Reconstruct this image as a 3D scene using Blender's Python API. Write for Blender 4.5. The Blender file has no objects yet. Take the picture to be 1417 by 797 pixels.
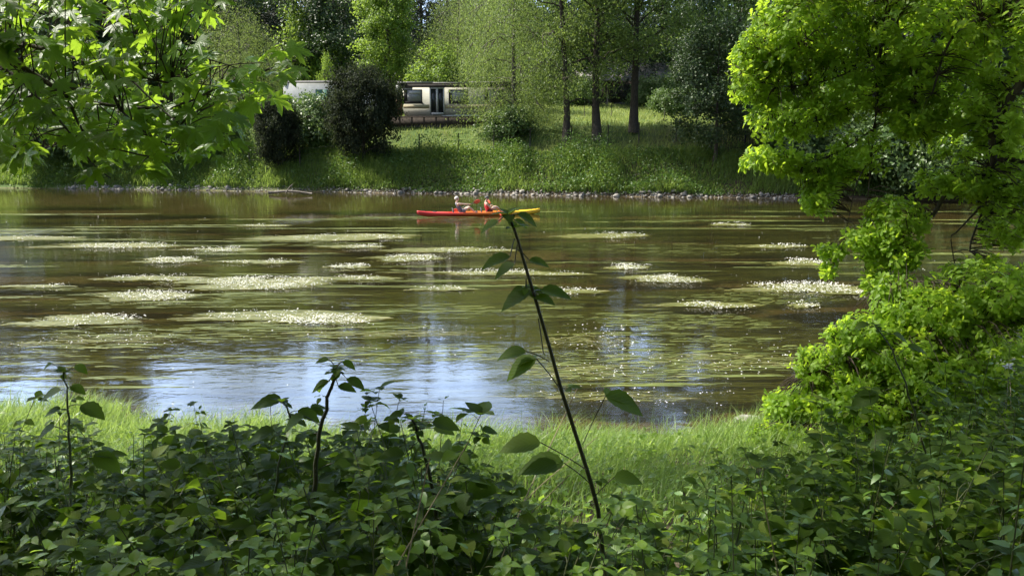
import bpy, bmesh, math, random
import numpy as np
from mathutils import Vector
rng = np.random.default_rng(11)
random.seed(5)
PI = math.pi
C = bpy.context.scene.collection
# ---------------------------------------------------------------- camera model
F, CX, CY = 1112.0, 708.5, 398.5
EYE = np.array([0.0, 0.0, 4.0])
PITCH = math.atan(215.5 / F)
cP, sP = math.cos(PITCH), math.sin(PITCH)
def ray(px, py):
    a = (px - CX) / F; b = -(py - CY) / F
    return np.array([a, cP + b * sP, -sP + b * cP])
def at(px, py, Y):
    d = ray(px, py); return EYE + d * (Y / d[1])
def onz(px, py, z=0.0):
    d = ray(px, py); return EYE + d * ((z - EYE[2]) / d[2])
SUN = np.array([-0.94, 0.33, 0.0]); SUN /= np.linalg.norm(SUN)
SUN_EL = math.radians(50)
SUNV = np.array([SUN[0] * math.cos(SUN_EL), SUN[1] * math.cos(SUN_EL), math.sin(SUN_EL)])
# ---------------------------------------------------------------- terrain
def vnoise(x, y, s, seed=0):
    x = np.asarray(x, float) / s; y = np.asarray(y, float) / s
    xi = np.floor(x); yi = np.floor(y); fx = x - xi; fy = y - yi
    fx = fx * fx * (3 - 2 * fx); fy = fy * fy * (3 - 2 * fy)
    def h(a, b):
        n = np.sin(a * 127.1 + b * 311.7 + seed * 74.7) * 43758.5453
        return n - np.floor(n)
    return (h(xi, yi) * (1 - fx) + h(xi + 1, yi) * fx) * (1 - fy) + (h(xi, yi + 1) * (1 - fx) + h(xi + 1, yi + 1) * fx) * fy
def ynear(x):
    x = np.asarray(x, float)
    return 10.35 + 1.1 * np.exp(-((x + 6.1) / 0.9) ** 2) + 0.5 * (vnoise(x, x * 0, 1.7, 3) - 0.5) + 0.25 * (vnoise(x, x * 0, 0.5, 4) - 0.5) + 0.03 * np.clip(x, -60, 60) - 0.15
def yfar(x):
    x = np.asarray(x, float)
    return 52.6 - 0.18 * x + 0.7 * (vnoise(x, x * 0, 3.1, 5) - 0.5)
def terrain(x, y):
    x = np.asarray(x, float); y = np.asarray(y, float)
    dn = ynear(x) - y
    zn = np.interp(dn, [-8, -3, -1, 0, 0.5, 1.2, 3.5, 6.5, 10.4, 16, 60], [-0.75, -0.45, -0.2, -0.03, 0.14, 0.36, 0.92, 1.6, 2.4, 3.0, 5])
    e = y - yfar(x)
    zf = np.interp(e, [-6, -1.5, 0, .8, 2.6, 3.4, 5.6, 7.4, 12, 50, 90, 150, 320, 400], [-0.75, -0.35, 0, .50, 2.05, 2.5, 3.25, 4.45, 4.8, 7.5, 15, 27, 48, 52])
    z = np.where(y < 30, zn, zf)
    mid = (dn < -8) & (e < -6)
    z = np.where(mid, -0.75, z)
    am = np.clip(np.maximum(dn, e) / 4, 0.0, 1.0)
    z = z + am * 0.22 * (vnoise(x, y, 1.3, 1) - 0.5) + am * np.clip(np.maximum(dn, e) / 40, 0, 1) * 1.6 * (vnoise(x, y, 18, 2) - 0.5)
    wet = (dn < 0) & (e < 0)
    z = z + np.where(wet, 0.16 * (vnoise(x, y, 2.2, 9) - 0.5) + 0.06 * (vnoise(x, y, 0.5, 8) - 0.5), 0)
    return z
def gz(x, y): return float(terrain(np.array([x]), np.array([y]))[0])
# ---------------------------------------------------------------- geometry accumulator
class Geo:
    def __init__(s): s.V = []; s.F = []; s.U = []; s.n = 0
    def add(s, V, faces, uv=None, mi=0):
        V = np.asarray(V, np.float32).reshape(-1, 3)
        if uv is None: uv = np.zeros((len(V), 2), np.float32)
        s.V.append(V); s.U.append(np.asarray(uv, np.float32))
        for f in faces:
            f = np.asarray(f, np.int32)
            if f.ndim == 1: f = f[None]
            if len(f): s.F.append((f + s.n, mi))
        s.n += len(V)
    def mesh(s, name, mats, smooth=False):
        me = bpy.data.meshes.new(name)
        if not s.V: return me
        V = np.concatenate(s.V); U = np.concatenate(s.U)
        loops = np.concatenate([f.ravel() for f, m in s.F])
        tot = np.concatenate([np.full(len(f), f.shape[1], np.int32) for f, m in s.F])
        mi = np.concatenate([np.full(len(f), m, np.int32) for f, m in s.F])
        start = np.concatenate([[0], np.cumsum(tot)[:-1]]).astype(np.int32)
        me.vertices.add(len(V)); me.vertices.foreach_set('co', V.ravel())
        me.loops.add(len(loops)); me.loops.foreach_set('vertex_index', loops)
        me.polygons.add(len(tot)); me.polygons.foreach_set('loop_start', start); me.polygons.foreach_set('loop_total', tot)
        me.polygons.foreach_set('material_index', mi)
        if smooth: me.polygons.foreach_set('use_smooth', np.ones(len(tot), bool))
        uvl = me.uv_layers.new(name='UVMap')
        uvl.data.foreach_set('uv', U[loops].ravel())
        for m in (mats if isinstance(mats, (list, tuple)) else [mats]): me.materials.append(m)
        me.update(); me.validate()
        return me
    def build(s, name, mats, parent=None, smooth=False):
        return link(name, s.mesh(name, mats, smooth), parent)
def link(name, me, parent=None):
    o = bpy.data.objects.new(name, me); C.objects.link(o)
    if parent: o.parent = parent
    return o
def empty(name, loc=(0, 0, 0), rz=0):
    o = bpy.data.objects.new(name, None); C.objects.link(o)
    o.location = [float(c) for c in loc]; o.rotation_euler = (0, 0, rz); o.empty_display_size = 0.3
    return o
def tag(o, label=None, cat=None, group=None, kind=None):
    if label: o['label'] = label
    if cat: o['category'] = cat
    if group: o['group'] = group
    if kind: o['kind'] = kind
    return o
def copy_tree(o, parent=None):
    c = o.copy(); C.objects.link(c); c.parent = parent
    for ch in list(o.children): copy_tree(ch, c)
    return c
# basic shapes
def box(g, x0, x1, y0, y1, z0, z1, mi=0):
    V = [(x, y, z) for z in (z0, z1) for y in (y0, y1) for x in (x0, x1)]
    g.add(V, [np.array([[0, 2, 3, 1], [4, 5, 7, 6], [0, 1, 5, 4], [2, 6, 7, 3], [0, 4, 6, 2], [1, 3, 7, 5]])], mi=mi)
def bbox_bev(g, x0, x1, y0, y1, z0, z1, b=0.02, mi=0):
    # box with chamfered vertical edges and top/bottom edges
    V = []; 
    for z, i in ((z0, b), (z0 + b, 0), (z1 - b, 0), (z1, b)):
        for (cx, cy, sx, sy) in ((x0, y0, 1, 1), (x1, y0, -1, 1), (x1, y1, -1, -1), (x0, y1, 1, -1)):
            a = (cx + sx * (b + i), cy + sy * i, z); c = (cx + sx * i, cy + sy * (b + i), z)
            if (sx * sy) > 0: V += [c, a]
            else: V += [a, c]
    Fq = []
    for k in range(3):
        for j in range(8):
            Fq.append([k * 8 + j, k * 8 + (j + 1) % 8, (k + 1) * 8 + (j + 1) % 8, (k + 1) * 8 + j])
    g.add(V, [np.array(Fq), np.array([[7, 6, 5, 4, 3, 2, 1, 0]]), np.array([[24 + j for j in range(8)]])], mi=mi)
def tube(g, path, radii, sides=6, mi=0, cap=True):
    P = np.asarray(path, float); n = len(P)
    R = np.broadcast_to(np.asarray(radii, float), (n,))
    T = np.gradient(P, axis=0); T /= np.linalg.norm(T, axis=1)[:, None] + 1e-9
    ref = np.array([0, 0, 1.0]) if abs(T[0][2]) < 0.9 else np.array([1.0, 0, 0])
    N = np.cross(T, ref); N /= np.linalg.norm(N, axis=1)[:, None] + 1e-9
    B = np.cross(T, N)
    a = np.arange(sides) * 2 * PI / sides
    V = P[:, None] + R[:, None, None] * (np.cos(a)[None, :, None] * N[:, None] + np.sin(a)[None, :, None] * B[:, None])
    i = np.arange(n - 1)[:, None] * sides; j = np.arange(sides)[None]; k = (j + 1) % sides
    Q = np.stack([i + j, i + k, i + sides + k, i + sides + j], -1).reshape(-1, 4)
    L = np.concatenate([[0], np.cumsum(np.linalg.norm(np.diff(P, axis=0), axis=1))])
    uv = np.stack([np.broadcast_to(a / (2 * PI), (n, sides)), np.broadcast_to(L[:, None], (n, sides))], -1).reshape(-1, 2)
    fs = [Q]
    if cap: fs += [np.array([list(range(sides))]), np.array([[(n - 1) * sides + q for q in range(sides)][::-1]])]
    g.add(V.reshape(-1, 3), fs, uv, mi)
def smooth_path(pts, n=12):
    P = np.asarray(pts, float); m = len(P)
    if m < 3: 
        t = np.linspace(0, 1, n)[:, None]; return P[0] * (1 - t) + P[-1] * t
    Q = np.vstack([2 * P[0] - P[1], P, 2 * P[-1] - P[-2]])
    out = []
    for t in np.linspace(0, m - 1 - 1e-6, n):
        i = int(t); u = t - i
        p0, p1, p2, p3 = Q[i], Q[i + 1], Q[i + 2], Q[i + 3]
        out.append(0.5 * ((2 * p1) + (-p0 + p2) * u + (2 * p0 - 5 * p1 + 4 * p2 - p3) * u * u + (-p0 + 3 * p1 - 3 * p2 + p3) * u ** 3))
    return np.array(out)
def lathe(g, prof, sides=16, cx=0, cy=0, mi=0):
    a = np.arange(sides) * 2 * PI / sides; n = len(prof)
    V = [(cx + r * math.cos(t), cy + r * math.sin(t), z) for r, z in prof for t in a]
    Q = [[i * sides + j, i * sides + (j + 1) % sides, (i + 1) * sides + (j + 1) % sides, (i + 1) * sides + j] for i in range(n - 1) for j in range(sides)]
    g.add(V, [np.array(Q)], mi=mi)
# leaf templates: x lateral, y along, z normal
def strip_leaf(stations, fold=0.15, droop=0.2, petiole=0.0):
    V = []; U = []; Fq = []
    y0 = petiole
    for (t, w) in stations:
        z = -droop * t * t
        V += [(-w, y0 + t, z + fold * w), (0, y0 + t, z), (w, y0 + t, z + fold * w)]
        U += [(0.5 - w, t), (0.5, t), (0.5 + w, t)]
    for i in range(len(stations) - 1):
        b = 3 * i; Fq += [[b, b + 1, b + 4, b + 3], [b + 1, b + 2, b + 5, b + 4]]
    if petiole:
        k = len(V); pw = 0.012
        V += [(-pw, 0, 0.03), (pw, 0, 0.03), (pw, petiole, 0), (-pw, petiole, 0)]; U += [(0.5, 0)] * 4
        Fq += [[k, k + 1, k + 2, k + 3]]
    return np.array(V, float), [np.array(Fq)], np.array(U, float)
def ovate(n=9, wmax=0.30, serr=0.07, tip=1.25, **kw):
    st = [(0.0, 0.008)]
    for i in range(1, n):
        t = i / n
        w = wmax * math.sin(PI * t ** 0.78) ** 0.8 * (1 - 0.25 * t ** 3)
        st.append((t, w * (1 + (serr if i % 2 else -serr))))
    st.append((1.0, 0.004))
    return strip_leaf(st, **kw)
def maple():
    A = [(0, 1.0), (7, .80), (11, .72), (16, .78), (20, .58), (28, .43), (34, .58), (40, .72), (47, .95), (55, .78), (60, .74), (64, .55), (74, .38), (84, .46), (98, .62), (112, .44), (135, .34), (165, .28)]
    V = [(0, 0, 0)]; U = [(0.5, 0.3)]
    for s in (1, -1):
        for d, r in (A if s > 0 else A[1:]):
            x = s * r * math.sin(math.radians(d)) * 0.95; y = r * math.cos(math.radians(d))
            lob = 0.10 * math.cos(math.radians(d * 6.8))
            V.append((x, y, -0.22 * r * r + 0.10 * abs(x) * (1 - r) + 0.04 * lob)); U.append((0.5 + x * .5, y))
    n = len(A); T = []
    T += [[0, i + 1, i] for i in range(1, n)]
    o = n
    T += [[0, 1, o + 1]] + [[0, o + i, o + i + 1] for i in range(1, n - 1)]
    V = np.array(V, float); V[:, 1] += 0.55
    k = len(V); T2 = [[k, k + 1, k + 2, k + 3]]
    V = np.vstack([V, [(-.012, 0, .06), (.012, 0, .06), (.012, .55, 0), (-.012, .55, 0)]])
    U += [(0.5, 0)] * 4
    return V * 0.72, [np.array(T), np.array(T2)], np.array(U, float)
MAPLE = maple()
OAK = strip_leaf([(0, .02), (.14, .10), (.24, .07), (.36, .21), (.47, .12), (.60, .29), (.70, .17), (.82, .25), (.93, .16), (1, .05)], fold=0.25, droop=0.15)
BRAM = ovate(11, 0.36, 0.05, fold=0.22, droop=0.28)
BRAMS = ovate(6, 0.36, 0.05, fold=0.22, droop=0.25)
NETTLE = ovate(7, 0.24, 0.1, fold=0.2, droop=0.3)
WILLOWL = (np.array([(0, 0, 0), (.22, .45, .05), (0, 1, -.1), (-.22, .45, .05)], float), [np.array([[0, 1, 2], [0, 2, 3]])], np.array([(.5, 0), (1, .5), (.5, 1), (0, .5)], float))
BROADL = (np.array([(0, 0, 0), (.36, .35, .08), (.22, .8, .0), (0, 1, -.1), (-.25, .75, 0), (-.36, .3, .08)], float), [np.array([[0, 1, 2, 3], [0, 3, 4, 5]])], np.array([(.5, 0), (1, .4), (.7, .8), (.5, 1), (.2, .8), (0, .3)], float))
NEEDLE = (np.array([(0, 0, 0), (.12, .4, .03), (0, 1, -.12), (-.12, .4, .03)], float), [np.array([[0, 1, 2], [0, 2, 3]])], np.array([(.5, 0), (1, .5), (.5, 1), (0, .5)], float))
def norm(v): return v / (np.linalg.norm(v, axis=-1, keepdims=True) + 1e-9)
def scatter(g, tmpl, P, D, N, S, mi=0):
    tv, tf, tu = tmpl
    P = np.asarray(P, float).reshape(-1, 3); n = len(P)
    if n == 0: return
    D = norm(np.broadcast_to(D, (n, 3)).astype(float)); N = np.broadcast_to(N, (n, 3)).astype(float)
    Z = norm(N - (N * D).sum(1, keepdims=True) * D); X = np.cross(D, Z)
    S = np.broadcast_to(np.asarray(S, float), (n,))
    V = P[:, None] + S[:, None, None] * (tv[None, :, 0, None] * X[:, None] + tv[None, :, 1, None] * D[:, None] + tv[None, :, 2, None] * Z[:, None])
    k = len(tv); off = (np.arange(n) * k)[:, None, None]
    fs = [(f[None] + off).reshape(-1, f.shape[1]) for f in tf]
    g.add(V.reshape(-1, 3), fs, np.tile(tu, (n, 1)), mi)
def rdir(n, up=0.0):
    v = rng.normal(size=(n, 3)); v = norm(v); v[:, 2] += up; return norm(v)
def grass(g, P, H, W, lean=0.35, stations=4, mi=0, wind=(0.2, 0)):
    P = np.asarray(P, float); n = len(P)
    H = np.broadcast_to(H, (n,)).astype(float); W = np.broadcast_to(W, (n,)).astype(float)
    a = rng.uniform(0, 2 * PI, n); side = np.stack([np.cos(a), np.sin(a), a * 0], 1)
    b = rng.uniform(0, 2 * PI, n); ln = rng.uniform(0.1, 1, n) * lean
    ld = np.stack([np.cos(b) * ln + wind[0] * lean, np.sin(b) * ln + wind[1] * lean, b * 0], 1)
    V = []; U = []
    for i in range(stations + 1):
        t = i / stations
        c = P + ld * (H * t ** 2)[:, None] * 1.3 + np.array([0, 0, 1]) * (H * (t - 0.32 * ln * t ** 3))[:, None]
        if i == stations: V.append(c[:, None]); U.append([(0.5, 1)])
        else:
            w = (W * (1 - t ** 1.6) * 0.5)[:, None] * side
            V.append(np.stack([c - w, c + w], 1)); U.append([(0, t), (1, t)])
    V = np.concatenate(V, 1); k = V.shape[1]; U = np.concatenate([np.array(u, float) for u in U])
    off = (np.arange(n) * k)[:, None, None]
    q = np.array([[2 * i, 2 * i + 1, 2 * i + 3, 2 * i + 2] for i in range(stations - 1)])
    t3 = np.array([[2 * stations - 2, 2 * stations - 1, 2 * stations]])
    g.add(V.reshape(-1, 3), [(q[None] + off).reshape(-1, 4), (t3[None] + off).reshape(-1, 3)], np.tile(U, (n, 1)), mi)
# ---------------------------------------------------------------- materials
def nmat(name):
    m = bpy.data.materials.new(name); m.use_nodes = True; nt = m.node_tree; nt.nodes.clear()
    out = nt.nodes.new('ShaderNodeOutputMaterial'); return m, nt, out
def N(nt, t, **kw):
    n = nt.nodes.new('ShaderNode' + t)
    for k, v in kw.items():
        if hasattr(n, k): setattr(n, k, v)
        else: n.inputs[k].default_value = v
    return n
def L(nt, a, b): nt.links.new(a, b)
def ramp(nt, fac, stops):
    r = nt.nodes.new('ShaderNodeValToRGB'); cr = r.color_ramp
    while len(cr.elements) < len(stops): cr.elements.new(0.5)
    for e, (p, c) in zip(cr.elements, stops): e.position = p; e.color = (*c, 1)
    L(nt, fac, r.inputs[0]); return r.outputs[0]
def mathn(nt, op, a, b=None, clamp=False):
    n = nt.nodes.new('ShaderNodeMath'); n.operation = op; n.use_clamp = clamp
    for i, v in enumerate((a, b)):
        if v is None: continue
        if isinstance(v, (int, float)): n.inputs[i].default_value = v
        else: L(nt, v, n.inputs[i])
    return n.outputs[0]
def mixc(nt, fac, a, b, mode='MIX'):
    n = nt.nodes.new('ShaderNodeMix'); n.data_type = 'RGBA'; n.blend_type = mode
    for i, v in ((0, fac), (6, a), (7, b)):
        if isinstance(v, (int, float)): n.inputs[i].default_value = v
        elif isinstance(v, tuple): n.inputs[i].default_value = (*v, 1) if len(v) == 3 else v
        else: L(nt, v, n.inputs[i])
    return n.outputs[2]
def leaf_mat(name, c1, c2, trans=0.4, tcol=None, rough=0.45, veins=False, spec=0.4, c3=None):
    m, nt, out = nmat(name)
    gi = N(nt, 'NewGeometry')
    stops = [(0.0, c1), (1.0, c2)] if c3 is None else [(0, c1), (0.82, c2), (1.0, c3)]
    col = ramp(nt, gi.outputs['Random Per Island'], stops)
    p = N(nt, 'BsdfPrincipled'); p.inputs['Roughness'].default_value = rough; p.inputs['Specular IOR Level'].default_value = spec
    tc = N(nt, 'BsdfTranslucent')
    if tcol is None: tcol = (min(1, c2[0] * 2.2), min(1, c2[1] * 2.0), c2[2] * 0.8)
    tcc = mixc(nt, gi.outputs['Random Per Island'], tuple(c * 0.75 for c in tcol), tcol)
    if veins:
        uv = N(nt, 'UVMap'); sp = N(nt, 'SeparateXYZ'); L(nt, uv.outputs[0], sp.inputs[0])
        au = mathn(nt, 'ABSOLUTE', mathn(nt, 'SUBTRACT', sp.outputs[0], 0.5))
        ph = mathn(nt, 'MULTIPLY', mathn(nt, 'SUBTRACT', sp.outputs[1], mathn(nt, 'MULTIPLY', au, 1.1)), 2 * PI * 8)
        s = mathn(nt, 'SINE', ph)
        mid = mathn(nt, 'LESS_THAN', au, 0.012)
        v = mathn(nt, 'MAXIMUM', mathn(nt, 'MULTIPLY', mathn(nt, 'SUBTRACT', s, 0.82), 4, True), mid)
        col = mixc(nt, mathn(nt, 'MULTIPLY', v, 0.22), col, tuple(min(1, c * 1.9 + 0.01) for c in c2))
        bm = N(nt, 'Bump'); bm.inputs['Strength'].default_value = 0.3; bm.inputs['Distance'].default_value = 0.003
        L(nt, mathn(nt, 'MULTIPLY', s, -0.5), bm.inputs['Height']); L(nt, bm.outputs[0], p.inputs['Normal'])
    L(nt, col, p.inputs['Base Color']); L(nt, tcc, tc.inputs['Color'])
    mx = N(nt, 'MixShader'); mx.inputs[0].default_value = trans
    L(nt, p.outputs[0], mx.inputs[1]); L(nt, tc.outputs[0], mx.inputs[2]); L(nt, mx.outputs[0], out.inputs[0])
    return m
def noise_mat(name, stops, scale=5, rough=0.8, bump=0.3, bdist=0.02, detail=6, coord='Object', stretch=(1, 1, 1), metallic=0, spec=0.3):
    m, nt, out = nmat(name)
    tc = N(nt, 'TexCoord'); mp = N(nt, 'Mapping'); mp.inputs['Scale'].default_value = stretch
    L(nt, tc.outputs[coord], mp.inputs[0])
    no = N(nt, 'TexNoise'); no.inputs['Scale'].default_value = scale; no.inputs['Detail'].default_value = detail; no.inputs['Roughness'].default_value = 0.65
    L(nt, mp.outputs[0], no.inputs['Vector'])
    col = ramp(nt, no.outputs[0], stops)
    p = N(nt, 'BsdfPrincipled'); p.inputs['Roughness'].default_value = rough; p.inputs['Metallic'].default_value = metallic; p.inputs['Specular IOR Level'].default_value = spec
    L(nt, col, p.inputs['Base Color'])
    if bump:
        b = N(nt, 'Bump'); b.inputs['Strength'].default_value = bump; b.inputs['Distance'].default_value = bdist
        L(nt, no.outputs[0], b.inputs['Height']); L(nt, b.outputs[0], p.inputs['Normal'])
    L(nt, p.outputs[0], out.inputs[0]); return m
def bark(name, a, b):
    return noise_mat(name, [(0.35, a), (0.65, b)], scale=9, rough=0.9, bump=0.8, bdist=0.03, stretch=(2.5, 2.5, 0.5))
M = {}
M['bark_dark'] = bark('dark_bark', (0.035, 0.03, 0.024), (0.10, 0.085, 0.065))
M['bark_grey'] = bark('grey_bark', (0.05, 0.045, 0.038), (0.14, 0.125, 0.10))
M['twig'] = bark('twig_bark', (0.03, 0.022, 0.015), (0.07, 0.052, 0.035))
M['stem_green'] = noise_mat('green_stem', [(0.3, (0.05, 0.075, 0.025)), (0.7, (0.10, 0.10, 0.04))], scale=30, rough=0.5, bump=0.1)
M['stem_red'] = noise_mat('reddish_stem', [(0.3, (0.025, 0.032, 0.014)), (0.7, (0.055, 0.050, 0.022))], scale=30, rough=0.5, bump=0.1)
M['maple'] = leaf_mat('maple_leaf', (0.055, 0.115, 0.018), (0.10, 0.19, 0.028), 0.55, (0.38, 0.58, 0.04), 0.4, True)
M['oak'] = leaf_mat('oak_leaf', (0.125, 0.22, 0.02), (0.21, 0.325, 0.032), 0.55, (0.56, 0.78, 0.05), 0.5, spec=.3)
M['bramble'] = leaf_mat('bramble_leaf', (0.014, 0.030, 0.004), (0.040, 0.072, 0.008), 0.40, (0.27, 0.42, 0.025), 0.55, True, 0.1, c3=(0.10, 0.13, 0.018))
M['bramble_young_sun_tint'] = leaf_mat('young_leaf_sun_tint', (0.07, 0.14, 0.012), (0.14, 0.22, 0.02), 0.45, (0.42, 0.62, 0.06), 0.4, True)  # leaf colour raised in place of sun dapples on the front plants
M['grass'] = leaf_mat('bank_grass', (0.11, 0.19, 0.03), (0.19, 0.29, 0.055), 0.45, (0.42, 0.58, 0.11), 0.4, c3=(0.22, 0.25, 0.10))
M['field'] = leaf_mat('meadow_grass', (0.21, 0.28, 0.06), (0.32, 0.37, 0.11), 0.4, (0.45, 0.55, 0.14), 0.55, c3=(0.28, 0.28, 0.12))
M['nettle'] = leaf_mat('nettle_leaf', (0.06, 0.125, 0.025), (0.11, 0.19, 0.04), 0.3, (0.20, 0.36, 0.05), 0.45)
M['poplar'] = leaf_mat('poplar_leaf', (0.075, 0.125, 0.03), (0.13, 0.19, 0.05), 0.45, (0.30, 0.42, 0.08), 0.45)
M['birch'] = leaf_mat('birch_leaf', (0.10, 0.16, 0.04), (0.17, 0.23, 0.065), 0.45, (0.34, 0.46, 0.10), 0.45)
M['ash'] = leaf_mat('ash_leaf', (0.10, 0.18, 0.03), (0.16, 0.26, 0.04), 0.45, (0.38, 0.55, 0.07), 0.45)
M['dark'] = leaf_mat('dark_leaf', (0.03, 0.06, 0.018), (0.06, 0.105, 0.03), 0.25, (0.09, 0.16, 0.03), 0.45)
M['yew'] = leaf_mat('bronze_shrub_leaf', (0.020, 0.030, 0.016), (0.046, 0.060, 0.030), 0.2, (0.09, 0.12, 0.04), 0.65, spec=.12)
M['conifer'] = leaf_mat('conifer_needle', (0.016, 0.034, 0.018), (0.034, 0.06, 0.026), 0.1, (0.04, 0.07, 0.03), 0.5)
M['shrubg'] = leaf_mat('shrub_leaf', (0.07, 0.13, 0.035), (0.13, 0.20, 0.06), 0.3, (0.2, 0.32, 0.07), 0.42)
def plain(name, c, rough=0.5, metallic=0, spec=0.5, var=0.15, scale=4):
    return noise_mat(name, [(0.3, tuple(x * (1 - var) for x in c)), (0.7, tuple(min(1, x * (1 + var)) for x in c))], scale=scale, rough=rough, bump=0.05, metallic=metallic, spec=spec)
# ---------------------------------------------------------------- camera, light
cam = bpy.data.cameras.new('camera'); co = bpy.data.objects.new('camera', cam); C.objects.link(co)
cam.sensor_width = 36; cam.lens = 36 * F / 1417; cam.clip_end = 3000; cam.clip_start = 0.05
co.location = EYE; co.rotation_euler = (PI / 2 - PITCH, 0, 0); bpy.context.scene.camera = co
sc = bpy.context.scene
w = bpy.data.worlds.new('World'); sc.world = w; w.use_nodes = True; wn = w.node_tree; wn.nodes.clear()
sky = wn.nodes.new('ShaderNodeTexSky'); sky.sky_type = 'NISHITA'; sky.sun_disc = False
sky.sun_elevation = SUN_EL; sky.sun_rotation = math.atan2(SUN[0], SUN[1]); sky.air_density = 1.0; sky.dust_density = 4.0
bg = wn.nodes.new('ShaderNodeBackground'); bg.inputs[1].default_value = 0.12
# cloud layer added low over the hills to brighten the sky mirrored in the river
tcw = wn.nodes.new('ShaderNodeTexCoord'); spw_ = wn.nodes.new('ShaderNodeSeparateXYZ'); wn.links.new(tcw.outputs['Generated'], spw_.inputs[0])
mpw = wn.nodes.new('ShaderNodeMapping'); mpw.inputs['Scale'].default_value = (1, 1, 2.6); wn.links.new(tcw.outputs['Generated'], mpw.inputs[0])
now = wn.nodes.new('ShaderNodeTexNoise'); now.inputs['Scale'].default_value = 2.6; now.inputs['Detail'].default_value = 7; now.inputs['Roughness'].default_value = 0.55; wn.links.new(mpw.outputs[0], now.inputs['Vector'])
cl_ = mathn(wn, 'MULTIPLY', mathn(wn, 'SUBTRACT', now.outputs[0], 0.38), 6, True)
lowf = mathn(wn, 'SUBTRACT', 1.0, mathn(wn, 'MULTIPLY', mathn(wn, 'SUBTRACT', spw_.outputs[2], 0.34), 5), True)
nof = mathn(wn, 'MULTIPLY', mathn(wn, 'ADD', spw_.outputs[1], 0.1), 3, True)
cl_ = mathn(wn, 'MULTIPLY', mathn(wn, 'MULTIPLY', cl_, lowf), nof)
skc = mixc(wn, cl_, sky.outputs[0], (14.5, 20.0, 30.0))
wo = wn.nodes.new('ShaderNodeOutputWorld'); wn.links.new(skc, bg.inputs[0]); wn.links.new(bg.outputs[0], wo.inputs[0])
sl = bpy.data.lights.new('sun', 'SUN'); sl.energy = 5.0; sl.angle = math.radians(0.53); sl.color = (1, 0.95, 0.86)
so = bpy.data.objects.new('sun', sl); C.objects.link(so); so.location = (-40, 30, 50)
so.rotation_euler = Vector([float(c) for c in SUNV]).to_track_quat('Z', 'Y').to_euler()
sc.view_settings.view_transform = 'Standard'; sc.view_settings.look = 'None'; sc.view_settings.exposure = 0.85; sc.view_settings.gamma = 1
cy = sc.cycles
cy.max_bounces = 7; cy.diffuse_bounces = 3; cy.glossy_bounces = 3; cy.transmission_bounces = 5; cy.transparent_max_bounces = 8
cy.use_denoising = True; cy.caustics_reflective = False; cy.caustics_refractive = False; cy.sample_clamp_indirect = 6
try: cy.denoiser = 'OPENIMAGEDENOISE'; cy.denoising_prefilter = 'ACCURATE'
except Exception: pass
cy.use_adaptive_sampling = True; cy.adaptive_threshold = 0.012
# ---------------------------------------------------------------- ground
def axis(parts):
    a = [np.arange(p[0], p[1], p[2]) for p in parts]; return np.concatenate(a + [[parts[-1][1]]])
xs = axis([(-420, -120, 12), (-120, -50, 2.5), (-50, -14, 1.0), (-14, 14, 0.25), (14, 50, 1.0), (50, 120, 2.5), (120, 420, 12)])
ys = axis([(-80, -8, 4), (-8, 13, 0.22), (13, 38, 0.7), (38, 66, 0.45), (66, 110, 2), (110, 420, 8)])
XX, YY = np.meshgrid(xs, ys); ZZ = terrain(XX, YY)
gV = np.stack([XX, YY, ZZ], -1).reshape(-1, 3); nx = len(xs); ny = len(ys)
ii, jj = np.meshgrid(np.arange(nx - 1), np.arange(ny - 1)); b0 = (jj * nx + ii).ravel()
g = Geo(); g.add(gV, [np.stack([b0, b0 + 1, b0 + nx + 1, b0 + nx], -1)])
m, nt, out = nmat('ground_soil_and_river_bed')
geo = N(nt, 'NewGeometry'); sp = N(nt, 'SeparateXYZ'); L(nt, geo.outputs['Position'], sp.inputs[0])
n1 = N(nt, 'TexNoise'); n1.inputs['Scale'].default_value = 0.5; n1.inputs['Detail'].default_value = 8; L(nt, geo.outputs['Position'], n1.inputs['Vector'])
n2 = N(nt, 'TexNoise'); n2.inputs['Scale'].default_value = 6; n2.inputs['Detail'].default_value = 6; L(nt, geo.outputs['Position'], n2.inputs['Vector'])
vo = N(nt, 'TexVoronoi'); vo.inputs['Scale'].default_value = 7; L(nt, geo.outputs['Position'], vo.inputs['Vector'])
soil = ramp(nt, n2.outputs[0], [(0.3, (0.035, 0.028, 0.018)), (0.7, (0.09, 0.07, 0.045))])
grs = ramp(nt, n1.outputs[0], [(0.35, (0.07, 0.12, 0.028)), (0.55, (0.11, 0.16, 0.04)), (0.7, (0.17, 0.19, 0.07))])
bed = ramp(nt, n2.outputs[0], [(0.3, (0.065, 0.055, 0.025)), (0.5, (0.13, 0.10, 0.045)), (0.72, (0.20, 0.155, 0.08))])
peb = ramp(nt, vo.outputs['Color'], [(0.2, (0.10, 0.08, 0.05)), (0.6, (0.20, 0.16, 0.10)), (0.95, (0.32, 0.28, 0.20))])
bed = mixc(nt, mathn(nt, 'MULTIPLY', mathn(nt, 'SUBTRACT', n1.outputs[0], 0.42), 5, True), bed, peb)
isg = mathn(nt, 'MULTIPLY', mathn(nt, 'SUBTRACT', sp.outputs[1], 54), 0.25, True)
landc = mixc(nt, isg, soil, grs)
wet = mathn(nt, 'MULTIPLY', mathn(nt, 'ADD', sp.outputs[2], 0.02), 12, True)
colg = mixc(nt, wet, bed, landc)
p = N(nt, 'BsdfPrincipled'); p.inputs['Roughness'].default_value = 0.9; p.inputs['Specular IOR Level'].default_value = 0.2; L(nt, colg, p.inputs['Base Color'])
bm = N(nt, 'Bump'); bm.inputs['Strength'].default_value = 0.6; bm.inputs['Distance'].default_value = 0.03; L(nt, n2.outputs[0], bm.inputs['Height']); L(nt, bm.outputs[0], p.inputs['Normal'])
L(nt, p.outputs[0], out.inputs[0])
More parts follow.
